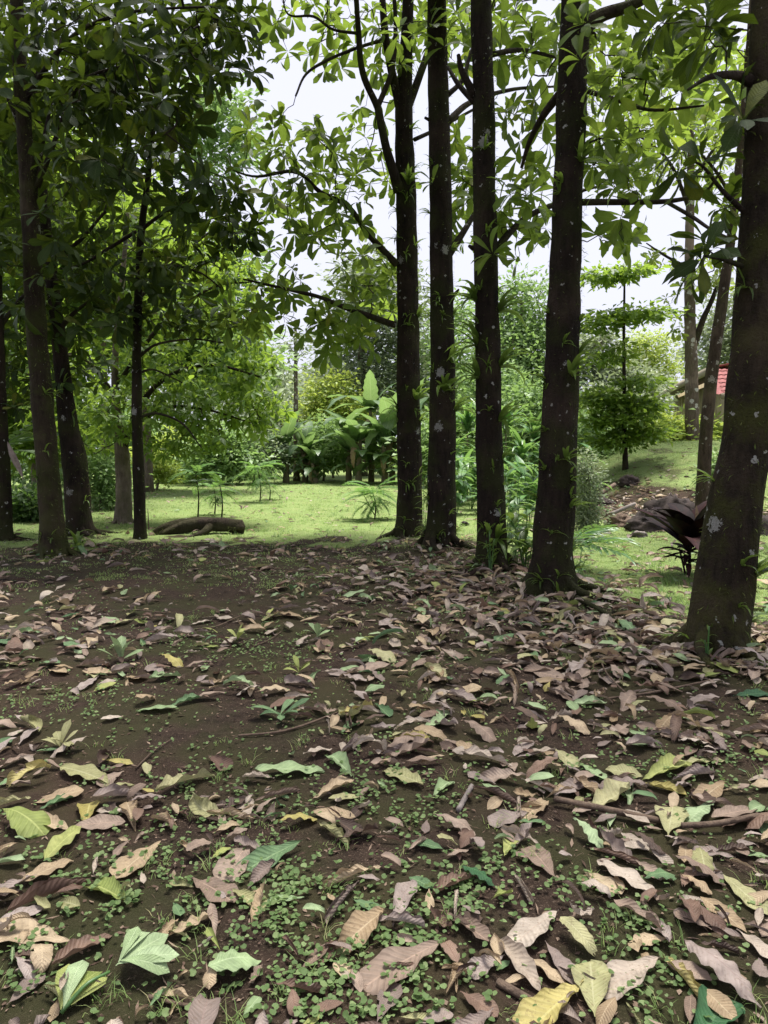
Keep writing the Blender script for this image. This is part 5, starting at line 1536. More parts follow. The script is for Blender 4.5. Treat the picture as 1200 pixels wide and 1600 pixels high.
# stalk end x,y  tip x,y  width/length  colour  form  nickname, then where
HERO = [
    (76, 1192, 190, 1222, .26, 'olive', 'wavy', 'long olive leaf', 'beside the bare soil at left'),
    (222, 1240, 356, 1199, .27, 'olive', 'twisted', 'long twisted yellow-olive leaf', 'left of centre'),
    (132, 1282, 140, 1246, .9, 'yellow', 'cupped', 'yellow heart-shaped leaf', 'near the left edge'),
    (6, 1274, 74, 1298, .5, 'lime', 'arched', 'olive-yellow blunt leaf', 'at the left edge'),
    (56, 1356, 139, 1279, .30, 'lime', 'wavy', 'bright yellow-green long leaf', 'at left'),
    (256, 1310, 174, 1374, .50, 'tan', 'flat', 'tan fan-shaped leaf', 'with torn edge, left of centre'),
    (199, 1414, 146, 1378, .62, 'lime', 'cupped', 'smooth yellow-green oval leaf', 'below the tan fan-shaped leaf'),
    (4, 1428, 150, 1372, .17, 'red', 'rolled', 'long narrow reddish leaf', 'at the left edge'),
    (-6, 1446, 72, 1417, .30, 'mauve', 'flat', 'pale mauve leaf', 'under the long narrow reddish leaf'),
    (108, 1474, -22, 1452, .36, 'tan', 'flat', 'golden tan long leaf', 'cut by the left edge'),
    (82, 1512, 174, 1460, .28, 'red', 'cupped', 'mauve-brown leaf', 'above the fresh green sprig'),
    (12, 1568, 66, 1520, .45, 'mauve', 'flat', 'grey leaf', 'in the bottom left corner'),
    (36, 1376, 114, 1342, .28, 'tan', 'wavy', 'crinkled tan strip leaf', 'below the yellow-green long leaf'),
    (202, 1262, 152, 1254, .42, 'pale', 'flat', 'small pale pink leaf', 'right of the yellow heart-shaped leaf'),
    (-4, 1226, 28, 1209, .45, 'green', 'flat', 'half green leaf', 'cut by the left edge'),
    (-2, 1200, 54, 1178, .35, 'pink', 'wavy', 'pinkish wavy leaf', 'above the half green leaf'),
    (62, 1262, 117, 1236, .40, 'green', 'cupped', 'dull green leaf', 'on a tan one near the left'),
    (50, 1250, 130, 1232, .40, 'tan', 'flat', 'crumbling tan leaf', 'under the dull green leaf'),
    (262, 1470, 338, 1438, .35, 'tan', 'twisted', 'ragged tan leaf', 'among seedlings left of centre'),
    (402, 1303, 332, 1390, .50, 'pink', 'flat', 'large pinkish tan leaf', 'with a dark midrib, left of centre'),
    (470, 1318, 371, 1358, .33, 'green', 'wavy', 'ribbed green leaf', 'across the large pinkish tan leaf'),
    (475, 1409, 417, 1413, .32, 'palegreen', 'flat', 'narrow light green leaf', 'among the seedlings'),
    (298, 1374, 364, 1414, .45, 'pink', 'wavy', 'mauve-pink ribbed leaf', 'below the large pinkish tan leaf'),
    (362, 1396, 411, 1422, .50, 'olive', 'cupped', 'brownish olive leaf', 'touching the mauve-pink ribbed leaf'),
    (398, 1252, 468, 1230, .32, 'pink', 'rolled', 'rolled pinkish leaf', 'below the pale wavy leaf at centre'),
    (400, 1206, 511, 1202, .24, 'palegreen', 'wavy', 'long pale wavy leaf', 'at centre left'),
    (555, 1218, 513, 1174, .48, 'palegreen', 'cupped', 'folded pale green leaf', 'standing up at centre'),
    (436, 1294, 499, 1273, .34, 'yellow', 'arched', 'yellow and brown curled leaf', 'at centre'),
    (496, 1290, 543, 1319, .40, 'olive', 'curled', 'small olive curled leaf', 'right of the yellow and brown one'),
    (516, 1279, 560, 1306, .45, 'brown', 'cupped', 'dark purple-brown leaf', 'beside the olive curled one'),
    (600, 1432, 520, 1494, .28, 'tan', 'twisted', 'bent brown-tan leaf', 'over the seedlings at bottom centre'),
    (560, 1385, 510, 1442, .38, 'mauve', 'rolled', 'folded mauve leaf', 'with a pale edge at bottom centre'),
    (551, 1410, 592, 1427, .42, 'green', 'flat', 'blue-green leaf', 'beside the folded mauve leaf'),
    (430, 1350, 386, 1384, .30, 'mauve', 'curled', 'grey curled leaf', 'beside the ribbed green leaf'),
    (333, 1297, 377, 1276, .35, 'tan', 'wavy', 'small tan leaf', 'above the large pinkish tan leaf'),
    (388, 1540, 413, 1514, .5, 'pink', 'crumpled', 'small reddish crumpled leaf', 'in the seedlings near the bottom'),
    (380, 1585, 405, 1554, .42, 'palegreen', 'flat', 'pale green young leaf', 'near the bottom edge'),
    (330, 1342, 357, 1320, .40, 'lime', 'flat', 'small fresh green leaf', 'left of the large pinkish tan leaf'),
    (326, 1180, 358, 1197, .6, 'red', 'cupped', 'purple-brown leaf', 'at the end of the long twisted leaf'),
    (660, 1232, 598, 1202, .26, 'olive', 'wavy', 'olive strip leaf', 'at centre right of the folded green leaf'),
    (677, 1247, 702, 1219, .45, 'palegreen', 'cupped', 'small pale green spoon leaf', 'on the mossy soil'),
    (752, 1222, 788, 1241, .35, 'palegreen', 'flat', 'green and grey leaf', 'right of the short pale stick'),
    (840, 1236, 800, 1240, .95, 'tan', 'crumpled', 'crumpled golden tan leaf', 'left of the thick bare stick'),
    (825, 1264, 765, 1281, .38, 'mauve', 'wavy', 'silvery ribbed leaf', 'on bare soil right of centre'),
    (811, 1277, 854, 1276, .24, 'green', 'flat', 'slim green leaf', 'touching the silvery ribbed leaf'),
    (679, 1284, 747, 1300, .36, 'pink', 'arched', 'pink ribbed leaf', 'on bare soil near the centre'),
    (643, 1315, 692, 1328, .28, 'green', 'flat', 'slim dull green leaf', 'left of the grass tuft at centre'),
    (840, 1320, 785, 1289, .35, 'pale', 'curled', 'chalky pale leaf', 'behind the yellow curled one'),
    (788, 1340, 800, 1312, .8, 'lime', 'cupped', 'small round lemon-yellow leaf', 'right of centre'),
    (866, 1370, 826, 1320, .50, 'pink', 'flat', 'oval pinkish leaf', 'with a clear midrib, right of centre'),
    (722, 1366, 779, 1384, .30, 'dkgreen', 'arched', 'blue-green dark leaf', 'over the seedlings right of centre'),
    (804, 1365, 831, 1410, .42, 'pale', 'rolled', 'folded silver-white leaf', 'standing in the soil right of centre'),
    (612, 1456, 643, 1378, .32, 'mauve', 'wavy', 'upright grey-pink leaf', 'at bottom centre'),
    (696, 1433, 762, 1470, .42, 'pink', 'cupped', 'glossy pink-brown ribbed leaf', 'in the seedlings right of centre'),
    (690, 1478, 566, 1538, .38, 'pink', 'wavy', 'big mauve-pink ribbed leaf', 'overgrown by seedlings at bottom centre'),
    (872, 1425, 804, 1470, .46, 'pale', 'wavy', 'broad pale pink leaf', 'with wavy edge, right of the dark green one'),
    (788, 1484, 733, 1514, .50, 'mauve', 'cupped', 'mauve blunt leaf', 'left of the pale tan strip'),
    (778, 1458, 844, 1537, .27, 'pale', 'cupped', 'long pale tan strip leaf', 'at bottom right of centre'),
    (818, 1484, 883, 1526, .36, 'tan', 'wavy', 'wavy golden leaf', 'beside the long pale tan strip'),
    (852, 1467, 904, 1526, .36, 'mauve', 'flat', 'grey-mauve pointed leaf', 'right of the wavy golden leaf'),
    (912, 1530, 818, 1606, .46, 'yellow', 'cupped', 'large spotted yellow-tan leaf', 'at the bottom edge'),
    (720, 1543, 776, 1578, .55, 'red', 'wavy', 'purple blunt leaf', 'near the bottom edge'),
    (770, 1572, 712, 1622, .55, 'mauve', 'cupped', 'grey ribbed leaf', 'cut by the bottom edge'),
    (654, 1594, 706, 1574, .42, 'mauve', 'flat', 'dusty pink leaf', 'at the bottom edge in seedlings'),
    (640, 1371, 681, 1393, .30, 'green', 'flat', 'small dark green blade', 'above the upright grey-pink leaf'),
    (700, 1128, 806, 1163, .36, 'pink', 'arched', 'large red-brown ribbed leaf', 'in the centre heap'),
    (1000, 1210, 1076, 1186, .42, 'lime', 'cupped', 'glossy green upper leaf', 'of the pair at right'),
    (1000, 1212, 1072, 1230, .42, 'yellow', 'cupped', 'olive-yellow lower leaf', 'of the glossy pair at right'),
    (1040, 1322, 1055, 1240, .66, 'olive', 'wavy', 'tan fishbone leaf', 'pointing down at right'),
    (1145, 1212, 1078, 1258, .34, 'tan', 'wavy', 'pink-tan ribbed leaf', 'right of the fishbone leaf'),
    (1118, 1253, 1070, 1279, .44, 'palegreen', 'wavy', 'pale ribbed green leaf', 'right of the fishbone leaf'),
    (1130, 1285, 1172, 1262, .8, 'red', 'flat', 'broad red-brown leaf', 'near the right edge'),
    (1174, 1270, 1206, 1298, .45, 'green', 'flat', 'light green leaf', 'cut by the right edge'),
    (915, 1256, 986, 1232, .5, 'olive', 'crumpled', 'crumpled olive-green leaf', 'behind the thick bare stick'),
    (964, 1292, 1014, 1314, .4, 'pale', 'wavy', 'whitish mauve leaf', 'below the thick bare stick'),
    (920, 1323, 1000, 1345, .40, 'red', 'rolled', 'rolled red-brown leaf', 'in the right-hand heap'),
    (930, 1343, 1032, 1404, .30, 'pale', 'wavy', 'long torn beige leaf', 'in the right-hand heap'),
    (912, 1357, 970, 1394, .52, 'tan', 'flat', 'blunt beige leaf', 'at the left of the right-hand heap'),
    (1005, 1379, 1058, 1366, .32, 'green', 'arched', 'fresh green leaf', 'on the right-hand heap'),
    (990, 1340, 1032, 1370, .60, 'pink', 'cupped', 'short brown leaf', 'behind the fresh green one'),
    (1148, 1337, 1083, 1321, .36, 'mauve', 'wavy', 'silver-mauve ribbed leaf', 'near the right edge'),
    (1210, 1334, 1152, 1323, .32, 'palegreen', 'flat', 'light green strip leaf', 'cut by the right edge'),
    (1064, 1374, 1116, 1394, .50, 'tan', 'arched', 'smooth beige leaf', 'in the middle of the right heap'),
    (1096, 1396, 1166, 1447, .30, 'tan', 'flat', 'long smooth beige leaf', 'in the right heap'),
    (1126, 1360, 1198, 1418, .38, 'olive', 'flat', 'yellow-beige speckled leaf', 'near the right edge'),
    (1078, 1415, 1144, 1456, .40, 'red', 'arched', 'dark reddish leaf', 'under the long smooth beige one'),
    (1152, 1450, 1214, 1494, .42, 'pale', 'wavy', 'grey-beige leaf', 'at the right edge'),
    (1062, 1474, 1210, 1574, .28, 'mauve', 'arched', 'very long grey-pink leaf', 'in the bottom right corner'),
    (1036, 1480, 1094, 1546, .40, 'yellow', 'curled', 'mustard curled leaf', 'under the very long grey-pink leaf'),
    (1030, 1492, 936, 1543, .38, 'pale', 'wavy', 'rough ash-coloured leaf', 'with a torn hole, bottom right'),
    (930, 1578, 922, 1498, .62, 'olive', 'wavy', 'olive paddle-shaped leaf', 'at bottom right of centre'),
    (1082, 1632, 1136, 1544, .62, 'dkgreen', 'cupped', 'glossy dark green leaf', 'at the bottom right edge'),
    (978, 1556, 1010, 1606, .34, 'olive', 'rolled', 'narrow olive leaf', 'at the bottom edge right of the paddle'),
    (1090, 1468, 1156, 1478, .34, 'brown', 'curled', 'dark curled leaf', 'behind the very long grey-pink leaf'),
    (1106, 1036, 1110, 1084, .55, 'olive', 'cupped', 'tan drooping leaf', 'at the foot of the nearest trunk'),
    (1045, 1172, 958, 1124, .22, 'palegreen', 'flat', 'long pale green leaf', 'right of the centre heap'),
    (858, 1158, 912, 1198, .42, 'olive', 'flat', 'olive-beige leaf', 'with a green end, right of centre'),
    (905, 1188, 944, 1214, .40, 'palegreen', 'flat', 'pale green tip leaf', 'touching the olive-beige leaf'),
    (882, 1096, 948, 1088, .4, 'palegreen', 'cupped', 'soft green leaf', 'right of centre, beyond the heap'),
    (658, 1142, 702, 1128, .62, 'palegreen', 'cupped', 'round pale green leaf', 'in the centre heap'),
    (943, 1034, 984, 1068, .42, 'pink', 'arched', 'pink-tan arched leaf', 'left of the nearest trunk'),
    (998, 1094, 1088, 1106, .32, 'pink', 'arched', 'long brown-pink leaf', 'below the nearest trunk'),
    (1062, 1124, 1132, 1141, .34, 'pink', 'wavy', 'ribbed pinkish leaf', 'below the nearest trunk at right'),
    (1075, 1120, 1020, 1138, .42, 'tan', 'arched', 'golden brown leaf', 'left of the ribbed pinkish one'),
    (868, 1124, 928, 1146, .36, 'tan', 'arched', 'ribbed tan leaf', 'right of the centre heap'),
    (1030, 1042, 1066, 1024, .45, 'pale', 'curled', 'pale upturned leaf', 'left of the nearest trunk foot'),
    (1142, 1092, 1206, 1084, .36, 'dkgreen', 'flat', 'dark grey-green leaf', 'at the right edge'),
    (893, 982, 952, 976, .3, 'pale', 'flat', 'long whitish leaf', 'between thick and nearest trunks'),
    (276, 1110, 216, 1111, .30, 'palegreen', 'flat', 'light green lance leaf', 'on the bare path at left'),
    (264, 1108, 318, 1090, .45, 'green', 'cupped', 'bluish green leaf', 'on the bare path at left'),
    (404, 1086, 456, 1076, .40, 'tan', 'arched', 'tan ribbed leaf', 'at the edge of the bare path'),
    (294, 974, 332, 966, .36, 'pale', 'flat', 'pale leaf', 'alone on the far path'),
    (572, 1046, 606, 1076, .34, 'mauve', 'flat', 'smooth grey leaf', 'behind the centre heap'),
    (578, 1094, 616, 1126, .44, 'green', 'cupped', 'standing green leaf', 'at the left of the centre heap'),
    (520, 1160, 570, 1118, .4, 'green', 'cupped', 'green shaded leaf', 'left of the centre heap'),
    (690, 1180, 640, 1172, .6, 'red', 'rolled', 'brown rolled leaf', 'in front of the centre heap'),
    (720, 1185, 800, 1196, .24, 'pale', 'twisted', 'thin twisted pale leaf', 'in front of the centre heap'),
]
ORDN = ['', 'second', 'third', 'fourth', 'fifth', 'sixth', 'seventh', 'eighth', 'ninth', 'tenth', 'eleventh', 'twelfth']
FG = 'dead and fallen leaves on the ground'
hero_pos = []
used_labels = {}


def fallen(mesh, col, pos, head, L, wr, tilt, label, zoff):
    d = np.array([[head[0], head[1], tilt]])
    nz = np.array([[rng.normal(0, .12), rng.normal(0, .12), 1.]])
    pos = np.array([[pos[0], pos[1], float(hgt(pos[0], pos[1])) + zoff]])
    o = bpy.data.objects.new('fallen_leaf', mesh)
    COL.objects.link(o)
    o.matrix_world = Matrix(frame(pos, d, nz, L * wr / .42, L, L * .9)[0])
    o.material_slots[0].link = 'OBJECT'
    o.material_slots[0].material = M['L_' + col]
    prop(o, label, 'leaf', FG)
    return o


for i, (x0, y0, x1, y1, wr, col, form, nick, where) in enumerate(HERO):
    a, b = gnd(x0, y0, .02), gnd(x1, y1, .02)
    L = float(np.hypot(*(b - a)[:2]))
    c = (a + b) / 2
    hd = (b - a) / L
    lim = (.34 if y0 > 1180 else .29) * (1 - .3 * abs(hd[1]))
    L = min(L, lim)
    cand = [m for f, m in FL if f == FI[form]]
    me = cand[0 if wr > .3 else 1]
    # measured widths are seen foreshortened when the leaf lies across the view
    fs = 1 + .5 * abs(hd[0])
    wr2 = min(wr * fs, .66)
    fallen(me, col, c, hd, L * 1.04, wr2, rng.normal(0, .05), nick + ' ' + where, .014)
    hero_pos.append(((x0 + x1) / 2, (y0 + y1) / 2, c[0], c[1], L, nick))
hp = np.array([h[:5] for h in hero_pos])

BARE = [(250, 1135, 150, 60), (560, 1340, 70, 40), (330, 930, 120, 35), (680, 1260, 90, 40), (130, 905, 150, 20), (350, 1160, 90, 40), (430, 1030, 60, 30), (60, 1120, 60, 25), (860, 1300, 60, 25), (430, 1470, 60, 40)]


def litter_density(px, py):
    d = .50 + .34 * sst((px - 420) / 380) + .12 * sst((py - 1250) / 200)
    d = d + .35 * np.exp(-((px - 700) / 130) ** 2 - ((py - 1130) / 70) ** 2) + .75 * np.exp(-((px - 1080) / 150) ** 2 - ((py - 1400) / 110) ** 2)
    d = d + .3 * np.exp(-((px - 70) / 130) ** 2 - ((py - 1035) / 40) ** 2) + .25 * np.exp(-((px - 950) / 180) ** 2 - ((py - 980) / 60) ** 2)
    for bx, by, rx, ry in BARE:
        d = d - .85 * np.exp(-((px - bx) / rx) ** 2 - ((py - by) / ry) ** 2)
    return d


cand = []
while len(cand) < 4400:
    y = rng.uniform(.7, 12.0)
    x = rng.uniform(-.6 * y - 1.9, .6 * y + 1.9)
    if rng.uniform() > 0.25 + .75 * (1 if y < 9 else .6):
        continue
    px, py, dep = proj(np.array([x, y, 0.]))
    px, py = float(px[0]), float(py[0])
    dn = float(litter_density(px, py)) + .42 * float(vnoise(x, y, .8, 9)) + .15 * float(vnoise(x, y, .3, 10))
    dn *= 1 - .75 * float(lawn(x, y))
    if rng.uniform() > dn * .85:
        continue
    q = np.hypot(hp[:, 2] - x, hp[:, 3] - y)
    if np.min(q / (hp[:, 4] * .45)) < 1 and rng.uniform() < .85:
        continue
    L = float(np.clip(rng.lognormal(math.log(.13), .42), .05, .17 + .02 * y))
    cand.append((x, y, px, py, L))
cand = np.array(cand)
showing = cand[:, 4] / cand[:, 1] * ((cand[:, 2] > 10) & (cand[:, 2] < 1190) & (cand[:, 3] < 1590))
order = np.argsort(-showing)
N_IND = 300 - len(HERO)
CW = ['pink', 'tan', 'mauve', 'red', 'brown', 'pale', 'yellow', 'lime', 'olive', 'palegreen', 'green']
CPn = np.array([.23, .19, .18, .09, .05, .12, .01, .02, .06, .05, .03])
for n, i in enumerate(order[:N_IND]):
    x, y, px, py, L = cand[i]
    col = CW[rng.choice(len(CW), p=CPn / CPn.sum())]
    fi, me = FL[int(rng.integers(0, len(FL)))]
    j = int(np.argmin(np.hypot(hp[:, 0] - px, (hp[:, 1] - py) * 1.6)))
    dx, dy = px - hp[j, 0], py - hp[j, 1]
    rel = ('left of' if dx < 0 else 'right of') if abs(dx) > abs(dy) * 1.2 else ('behind' if dy < 0 else 'in front of')
    head = '%s %s leaf' % (LC[col][0], FORMS[fi][0])
    tail = '%s the %s' % (rel, hero_pos[j][5])
    k = used_labels.get((head, tail), 0)
    used_labels[(head, tail)] = k + 1
    lab = head + ' ' + tail if k == 0 else '%s %s, %s nearest' % (head, tail, ORDN[min(k, 11)])
    a = rng.uniform(0, 6.283)
    fallen(me, col, (x, y), (math.cos(a), math.sin(a)), L, rng.uniform(.34, .6), rng.normal(0, .14), lab, .008 + rng.uniform(0, .02))
rest = cand[order[N_IND:]]
# smaller and farther litter, too many to count
xs = rest[:, 0]
ys = rest[:, 1]
ey = rng.uniform(.8, 12.5, 4000)
ex = rng.uniform(-1, 1, 4000) * (.6 * ey + 1.9)
pp_x, pp_y, _ = proj(np.stack([ex, ey, 0 * ex], 1))
kp = rng.uniform(0, 1, 4000) < (litter_density(pp_x, pp_y) + .45 * vnoise(ex, ey, .8, 9)) * (1 - .8 * lawn(ex, ey))
lx = rng.uniform(-10, 9, 2600)
ly = 7 + 26 * rng.uniform(0, 1, 2600) ** 1.3
kl = (rng.uniform(0, 1, 2600) < .55 + .4 * vnoise(lx, ly, 3, 12)) & (np.abs(lx) < .62 * ly)
fy = rng.uniform(5.5, 11.8, 1700)
fx = rng.uniform(-1, 1, 1700) * (.6 * fy + 1.2)
fpx, fpy, _ = proj(np.stack([fx, fy, 0 * fx], 1))
kf = rng.uniform(0, 1, 1700) < (litter_density(fpx, fpy) - .2 + .55 * vnoise(fx, fy, .9, 19)) * (1 - .8 * lawn(fx, fy))
hy = rng.uniform(4.6, 9.2, 620)
hx = 2.3 + (hy - 5.3) * (1.35 - 2.36) / 3.6 + rng.normal(-.35, .65, 620)
fx, fy = np.concatenate([fx[kf], hx]), np.concatenate([fy[kf], hy])
kf = np.ones(len(fx), bool)
# debris in front of the boulders
dx_ = rng.normal(5.7, 1.3, 1100)
dy_ = rng.normal(15.9, 2.1, 1100)
X = np.concatenate([xs, ex[kp], lx[kl], dx_, fx[kf]])
Y_ = np.concatenate([ys, ey[kp], ly[kl], dy_, fy[kf]])
Lr = np.concatenate([rest[:, 4], rng.uniform(.04, .13, kp.sum()), rng.uniform(.06, .2, kl.sum()), rng.uniform(.08, .24, 1100), rng.uniform(.1, .27, kf.sum())])
n = len(X)
aa = rng.uniform(0, 6.283, n)
Zg = hgt(X, Y_) + .006 + rng.uniform(0, .018, n)
mats = frame(np.stack([X, Y_, Zg], 1), np.stack([np.cos(aa), np.sin(aa), rng.normal(0, .15, n)], 1), np.stack([rng.normal(0, .2, n), rng.normal(0, .2, n), np.ones(n)], 1), Lr * rng.uniform(.8, 1.5, n), Lr, Lr * .9)
cidx = rng.choice(len(CW), n, p=CPn / CPn.sum())
for ci, cw in enumerate(CW):
    m = mats[cidx == ci]
    if not len(m):
        continue
    o = link('leaf_litter', cloud('leaf_litter', FLT, m, rng.uniform(0, 1, len(m))), None, M['L_' + cw])
    prop(o, 'scattered small %s leaves littering the ground' % LC[cw][0], 'leaf litter', kind='stuff')


# fallen green whorls
def whorl(label, px, py, n, L, mat, elev=(15, 60), az=(0, 6.283), wid=1.05, name='fallen_whorl'):
    g = gz(px, py, .01)
    root = thing(name, label, 'leaves', g, 'fallen leafy whorls')
    fan(root, 'leaf', [m for m in CAN_M], mat, n, L, elev, .01, az, wid, .008)
    return root


whorl('upright pale green and yellow whorl of leaves at left', 188, 1034, 8, (.14, .24), 'L_palegreen', (10, 75))
whorl('small yellow-green cupped whorl on the far path', 370, 1004, 6, (.10, .15), 'L_lime', (20, 70))
whorl('small pale green whorl at centre beyond the path', 496, 994, 6, (.10, .17), 'L_palegreen', (20, 70))
whorl('flattened pale olive whorl near the left edge', 98, 1172, 8, (.10, .15), 'L_olive', (15, 60))
whorl('small green whorl between the path and the centre heap', 468, 1054, 5, (.10, .16), 'L_lime', (15, 70))
whorl('grey-green limp whorl in front of the bare path', 440, 1128, 6, (.12, .2), 'L_green', (0, 40))
whorl('pale wilted whorl right of the thick trunk', 975, 1022, 5, (.12, .2), 'L_palegreen', (0, 40))
# fresh green sprig in the bottom left corner
g0 = gz(96, 1600, .02)
root = thing('fallen_sprig', 'fresh green broken sprig with two leaf whorls in the bottom left corner', 'sprig', g0)
tipA = gz(172, 1552, .05) - g0
tipB = gz(182, 1548, .06) - g0
stem(root, 'stem', [(0, 0, 0), tuple(tipA * .5 + np.array([0, 0, .02])), tuple(tipA)], [.006, .005, .004], 'strap', 6)
for k, (qx, qy, L, e) in enumerate([(118, 1508, .17, .35), (138, 1512, .17, .6), (160, 1524, .16, .3), (104, 1520, .13, .5), (176, 1535, .12, .1)]):
    d = gz(qx, qy, .02) - gz(104, 1592, .02)
    d = d / np.linalg.norm(d)
    d[2] += e * .4
    put(root, 'leaf', CAN_M[k], 'L_palegreen' if k % 2 else 'L_lime', frame(np.array([[.005 * k, .004 * k, .01]]), d[None], np.array([[0, -.3, 1.]]), L * 1.1, L, L)[0])
for k, (qx, qy, L, e) in enumerate([(262, 1500, .17, .2), (268, 1530, .17, .1), (240, 1478, .15, .4), (258, 1552, .15, 0.), (225, 1470, .12, .5)]):
    d = gz(qx, qy, .02) - gz(178, 1550, .02)
    d = d / np.linalg.norm(d)
    d[2] += e * .4
    put(root, 'leaf', CAN_M[k], 'L_palegreen', frame(tipB[None] + .003 * k, d[None], np.array([[0, -.3, 1.]]), L * 1.1, L, L)[0])

# ------------------------------------------------------------------ ground cover
# seedlings with round leaves
ZON = [(480, 1480, 130, 70, 1.0), (560, 1560, 130, 60, 1.0), (650, 1500, 70, 80, .9), (720, 1420, 70, 45, .8), (640, 1280, 60, 30, .6), (330, 1260, 110, 50, .65), (430, 1400, 110, 50, .7), (220, 1380, 70, 60, .6), (1000, 1500, 50, 60, .8), (930, 1400, 90, 40, .5), (110, 1400, 70, 60, .5),
       (60, 1500, 80, 50, .5), (420, 1020, 70, 25, .8), (90, 1090, 110, 25, .5), (300, 1010, 80, 20, .4), (740, 1380, 60, 40, .8), (620, 1230, 70, 30, .4), (560, 1250, 60, 40, .5), (250, 880, 120, 14, .4), (430, 900, 90, 18, .7), (850, 960, 140, 30, .4), (620, 900, 90, 20, .6), (750, 950, 100, 30, .4), (1000, 1180, 120, 40, .35), (1130, 1200, 70, 40, .5)]


def cover_density(px, py):
    d = 0.09
    for bx, by, rx, ry, k in ZON:
        d = d + k * np.exp(-((px - bx) / rx) ** 2 - ((py - by) / ry) ** 2)
    return d


N = 85000
cy_ = .9 + 10.65 * rng.uniform(0, 1, N) ** 1.5
cx_ = rng.uniform(-1, 1, N) * (.58 * cy_ + 1.1)
qx, qy, qd = proj(np.stack([cx_, cy_, 0 * cx_], 1))
nz_ = .65 + .6 * vnoise(cx_, cy_, .28, 21) + .25 * vnoise(cx_, cy_, .1, 22)
kp = rng.uniform(0, 1, N) < cover_density(qx, qy) * np.clip(nz_, 0, 1.4) * .9
cx_, cy_ = cx_[kp], cy_[kp]
n = len(cx_)
t6 = np.arange(8) / 8 * 2 * math.pi
rr6 = np.where(np.arange(8) == 6, .55, 1.0)
CLV = [(np.vstack([[[0, 0, -.1 * k]], np.stack([np.cos(t6) * rr6, np.sin(t6) * rr6, .12 * np.sin(t6 * (1 + k))], 1)]), np.array([[0, j + 1, (j + 1) % 8 + 1] for j in range(8)]), np.tile([[.5, .5]], (9, 1))) for k in (1, 2)]
rep = 2
cx2 = np.repeat(cx_, rep) + rng.normal(0, .014, n * rep)
cy2 = np.repeat(cy_, rep) + rng.normal(0, .014, n * rep)
s = rng.uniform(.005, .012, n * rep)
pos = np.stack([cx2, cy2, hgt(cx2, cy2) + rng.uniform(.008, .032, n * rep)], 1)
az = rng.uniform(0, 6.283, n * rep)
md = np.stack([np.cos(az), np.sin(az), rng.normal(0, .2, n * rep)], 1)
mm = frame(pos, md, np.stack([rng.normal(0, .3, n * rep), rng.normal(-.1, .3, n * rep), np.ones(n * rep)], 1), s, s, s)
o = link('seedlings', cloud('seedlings', CLV, mm, rng.uniform(0, 1, len(mm))), None, M['clover'])
prop(o, 'tiny round-leaved green seedlings carpeting the soil', 'ground cover', kind='stuff')


# grass
def blades(x, y, per, h, w, spread, mat, name, label):
    n = len(x) * per
    bx = np.repeat(x, per) + rng.normal(0, spread, n)
    by = np.repeat(y, per) + rng.normal(0, spread, n)
    hh = np.repeat(h, per) * rng.uniform(.5, 1.2, n)
    z = hgt(bx, by) - .004
    a = rng.uniform(0, 6.283, n)
    ln = rng.uniform(.5, 1.7, n) * hh
    ww = np.repeat(w, per)
    dx, dy = np.cos(a), np.sin(a)
    p0 = np.stack([bx - dy * ww, by + dx * ww, z], 1)
    p1 = np.stack([bx + dy * ww, by - dx * ww, z], 1)
    p2 = np.stack([bx + dx * ln * .4 + dy * ww * .7, by + dy * ln * .4 - dx * ww * .7, z + hh * .65], 1)
    p3 = np.stack([bx + dx * ln * .4 - dy * ww * .7, by + dy * ln * .4 + dx * ww * .7, z + hh * .65], 1)
    p4 = np.stack([bx + dx * ln, by + dy * ln, z + hh * .92], 1)
    V = np.stack([p0, p1, p2, p3, p4], 1).reshape(-1, 3)
    b = np.arange(n) * 5
    Q = np.stack([b, b + 1, b + 2, b + 3], -1)
    T = np.stack([b + 3, b + 2, b + 4], -1)
    rn = rng.uniform(0, 1, n)
    o = link(name, mesh_np(name, V, [Q, T], None, np.concatenate([rn, rn])), None, M[mat])
    prop(o, label, 'grass', kind='stuff')


N = 115000
ly = 5.6 + 30 * rng.uniform(0, 1, N) ** 2.3
lx = rng.uniform(-1, 1, N) * (.64 * ly + 1.8)
kp = rng.uniform(0, 1, N) < lawn(lx, ly) * np.clip(.75 + .45 * vnoise(lx, ly, 1.7, 51) + .3 * vnoise(lx, ly, .6, 52), .12, 1)
lx, ly = lx[kp], ly[kp]
hh = rng.uniform(.015, .045, len(lx)) * (1 + .5 * vnoise(lx, ly, .7, 31))
blades(lx, ly, 4, hh, .0016 + .0003 * ly, .05, 'grass', 'grass', 'short bright lawn grass filling the clearing')
N = 9000
ey_ = rng.uniform(8.0, 12.2, N)
ex_ = rng.uniform(-.6, .6, N) * ey_
kp = rng.uniform(0, 1, N) < np.clip(vnoise(ex_, ey_, 1.1, 37) + .35 * vnoise(ex_, ey_, .35, 38) - .15 + .4 * sst((ey_ - 9.5) / 2), 0, 1) * (1 - lawn(ex_, ey_) * .6)
ex_, ey_ = ex_[kp], ey_[kp]
blades(ex_, ey_, 6, rng.uniform(.012, .035, len(ex_)), np.full(len(ex_), .0035), .04, 'grass', 'grass', 'sparse grass creeping from the lawn into the soil')
N = 1500
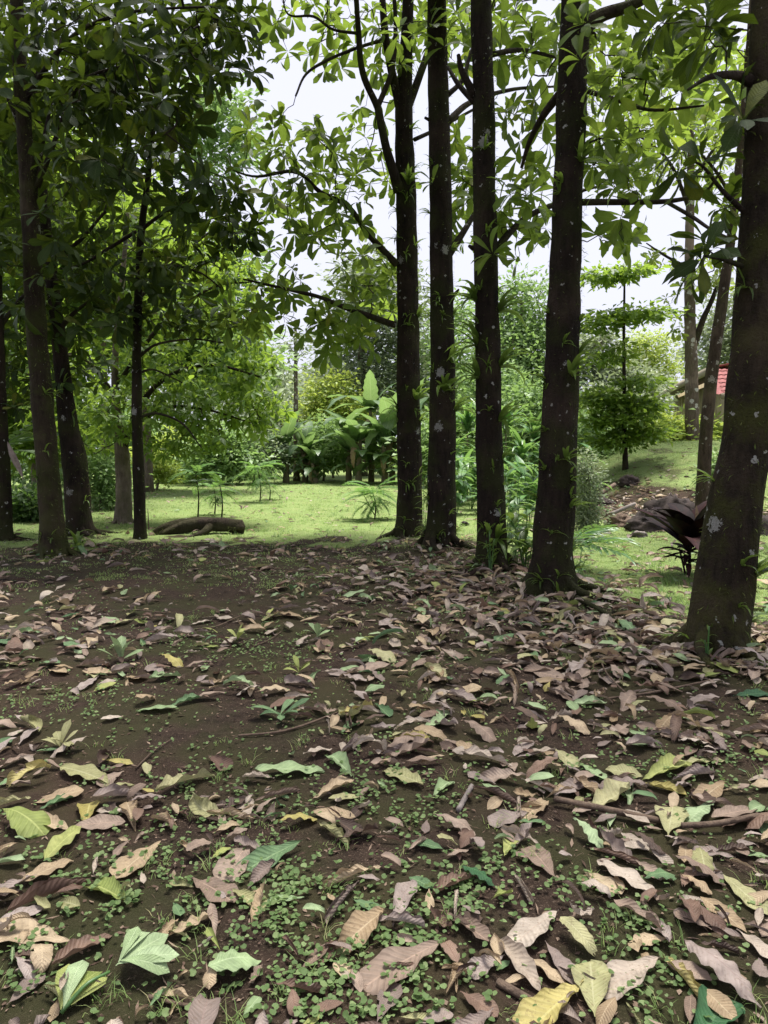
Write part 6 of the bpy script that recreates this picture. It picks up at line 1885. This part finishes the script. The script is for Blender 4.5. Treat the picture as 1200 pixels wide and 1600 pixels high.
wy = 7 + 26 * rng.uniform(0, 1, N) ** 1.4
wx = rng.uniform(-.62, .62, N) * wy
kp = (rng.uniform(0, 1, N) < lawn(wx, wy) * (.5 + .5 * vnoise(wx, wy, 2.2, 35)))
wx, wy = wx[kp], wy[kp]
blades(wx, wy, 16, rng.uniform(.05, .13, len(wx)), np.full(len(wx), .004), .05, 'weed', 'grass', 'darker weedy tufts standing in the lawn')
N = 900
ty = 1.8 + 9.5 * rng.uniform(0, 1, N) ** 1.4
tx = rng.uniform(-.58, .58, N) * ty
kp = rng.uniform(0, 1, N) < .35 + .5 * vnoise(tx, ty, .6, 33)
tx, ty = tx[kp], ty[kp]
blades(tx, ty, 12, rng.uniform(.02, .06, len(tx)), np.full(len(tx), .0016), .018, 'grass', 'grass', 'thin dark grass tufts sprouting through the leaf litter')
# crumbs of dead leaf and twig on the soil
N = 36000
ky = .8 + 11.4 * rng.uniform(0, 1, N) ** 1.5
kx = rng.uniform(-1, 1, N) * (.6 * ky + 1.6)
kk = rng.uniform(0, 1, N) < (1 - .85 * lawn(kx, ky))
kx, ky = kx[kk], ky[kk]
n = len(kx)
s = rng.uniform(.006, .026, n)
aa = rng.uniform(0, 6.283, n)
mm = frame(np.stack([kx, ky, hgt(kx, ky) + rng.uniform(.002, .007, n)], 1), np.stack([np.cos(aa), np.sin(aa), rng.normal(0, .2, n)], 1), np.stack([rng.normal(0, .3, n), rng.normal(0, .3, n), np.ones(n)], 1), s * np.where(rng.uniform(0, 1, n) < .3, .12, rng.uniform(.4, 1.5, n)), s * np.where(rng.uniform(0, 1, n) < .25, 2.2, 1.), s)
M['crumb'] = foliage_mat('crumb', [(0, (.05, .032, .024)), (.5, (.12, .08, .06)), (1, (.26, .19, .14))], (.2, .14, .1), .1, .9, .1)
o = link('leaf_crumbs', cloud('leaf_crumbs', FAR_T, mm, rng.uniform(0, 1, n)), None, M['crumb'])
prop(o, 'brown crumbs of dead leaf scattered over the soil', 'leaf litter', kind='stuff')
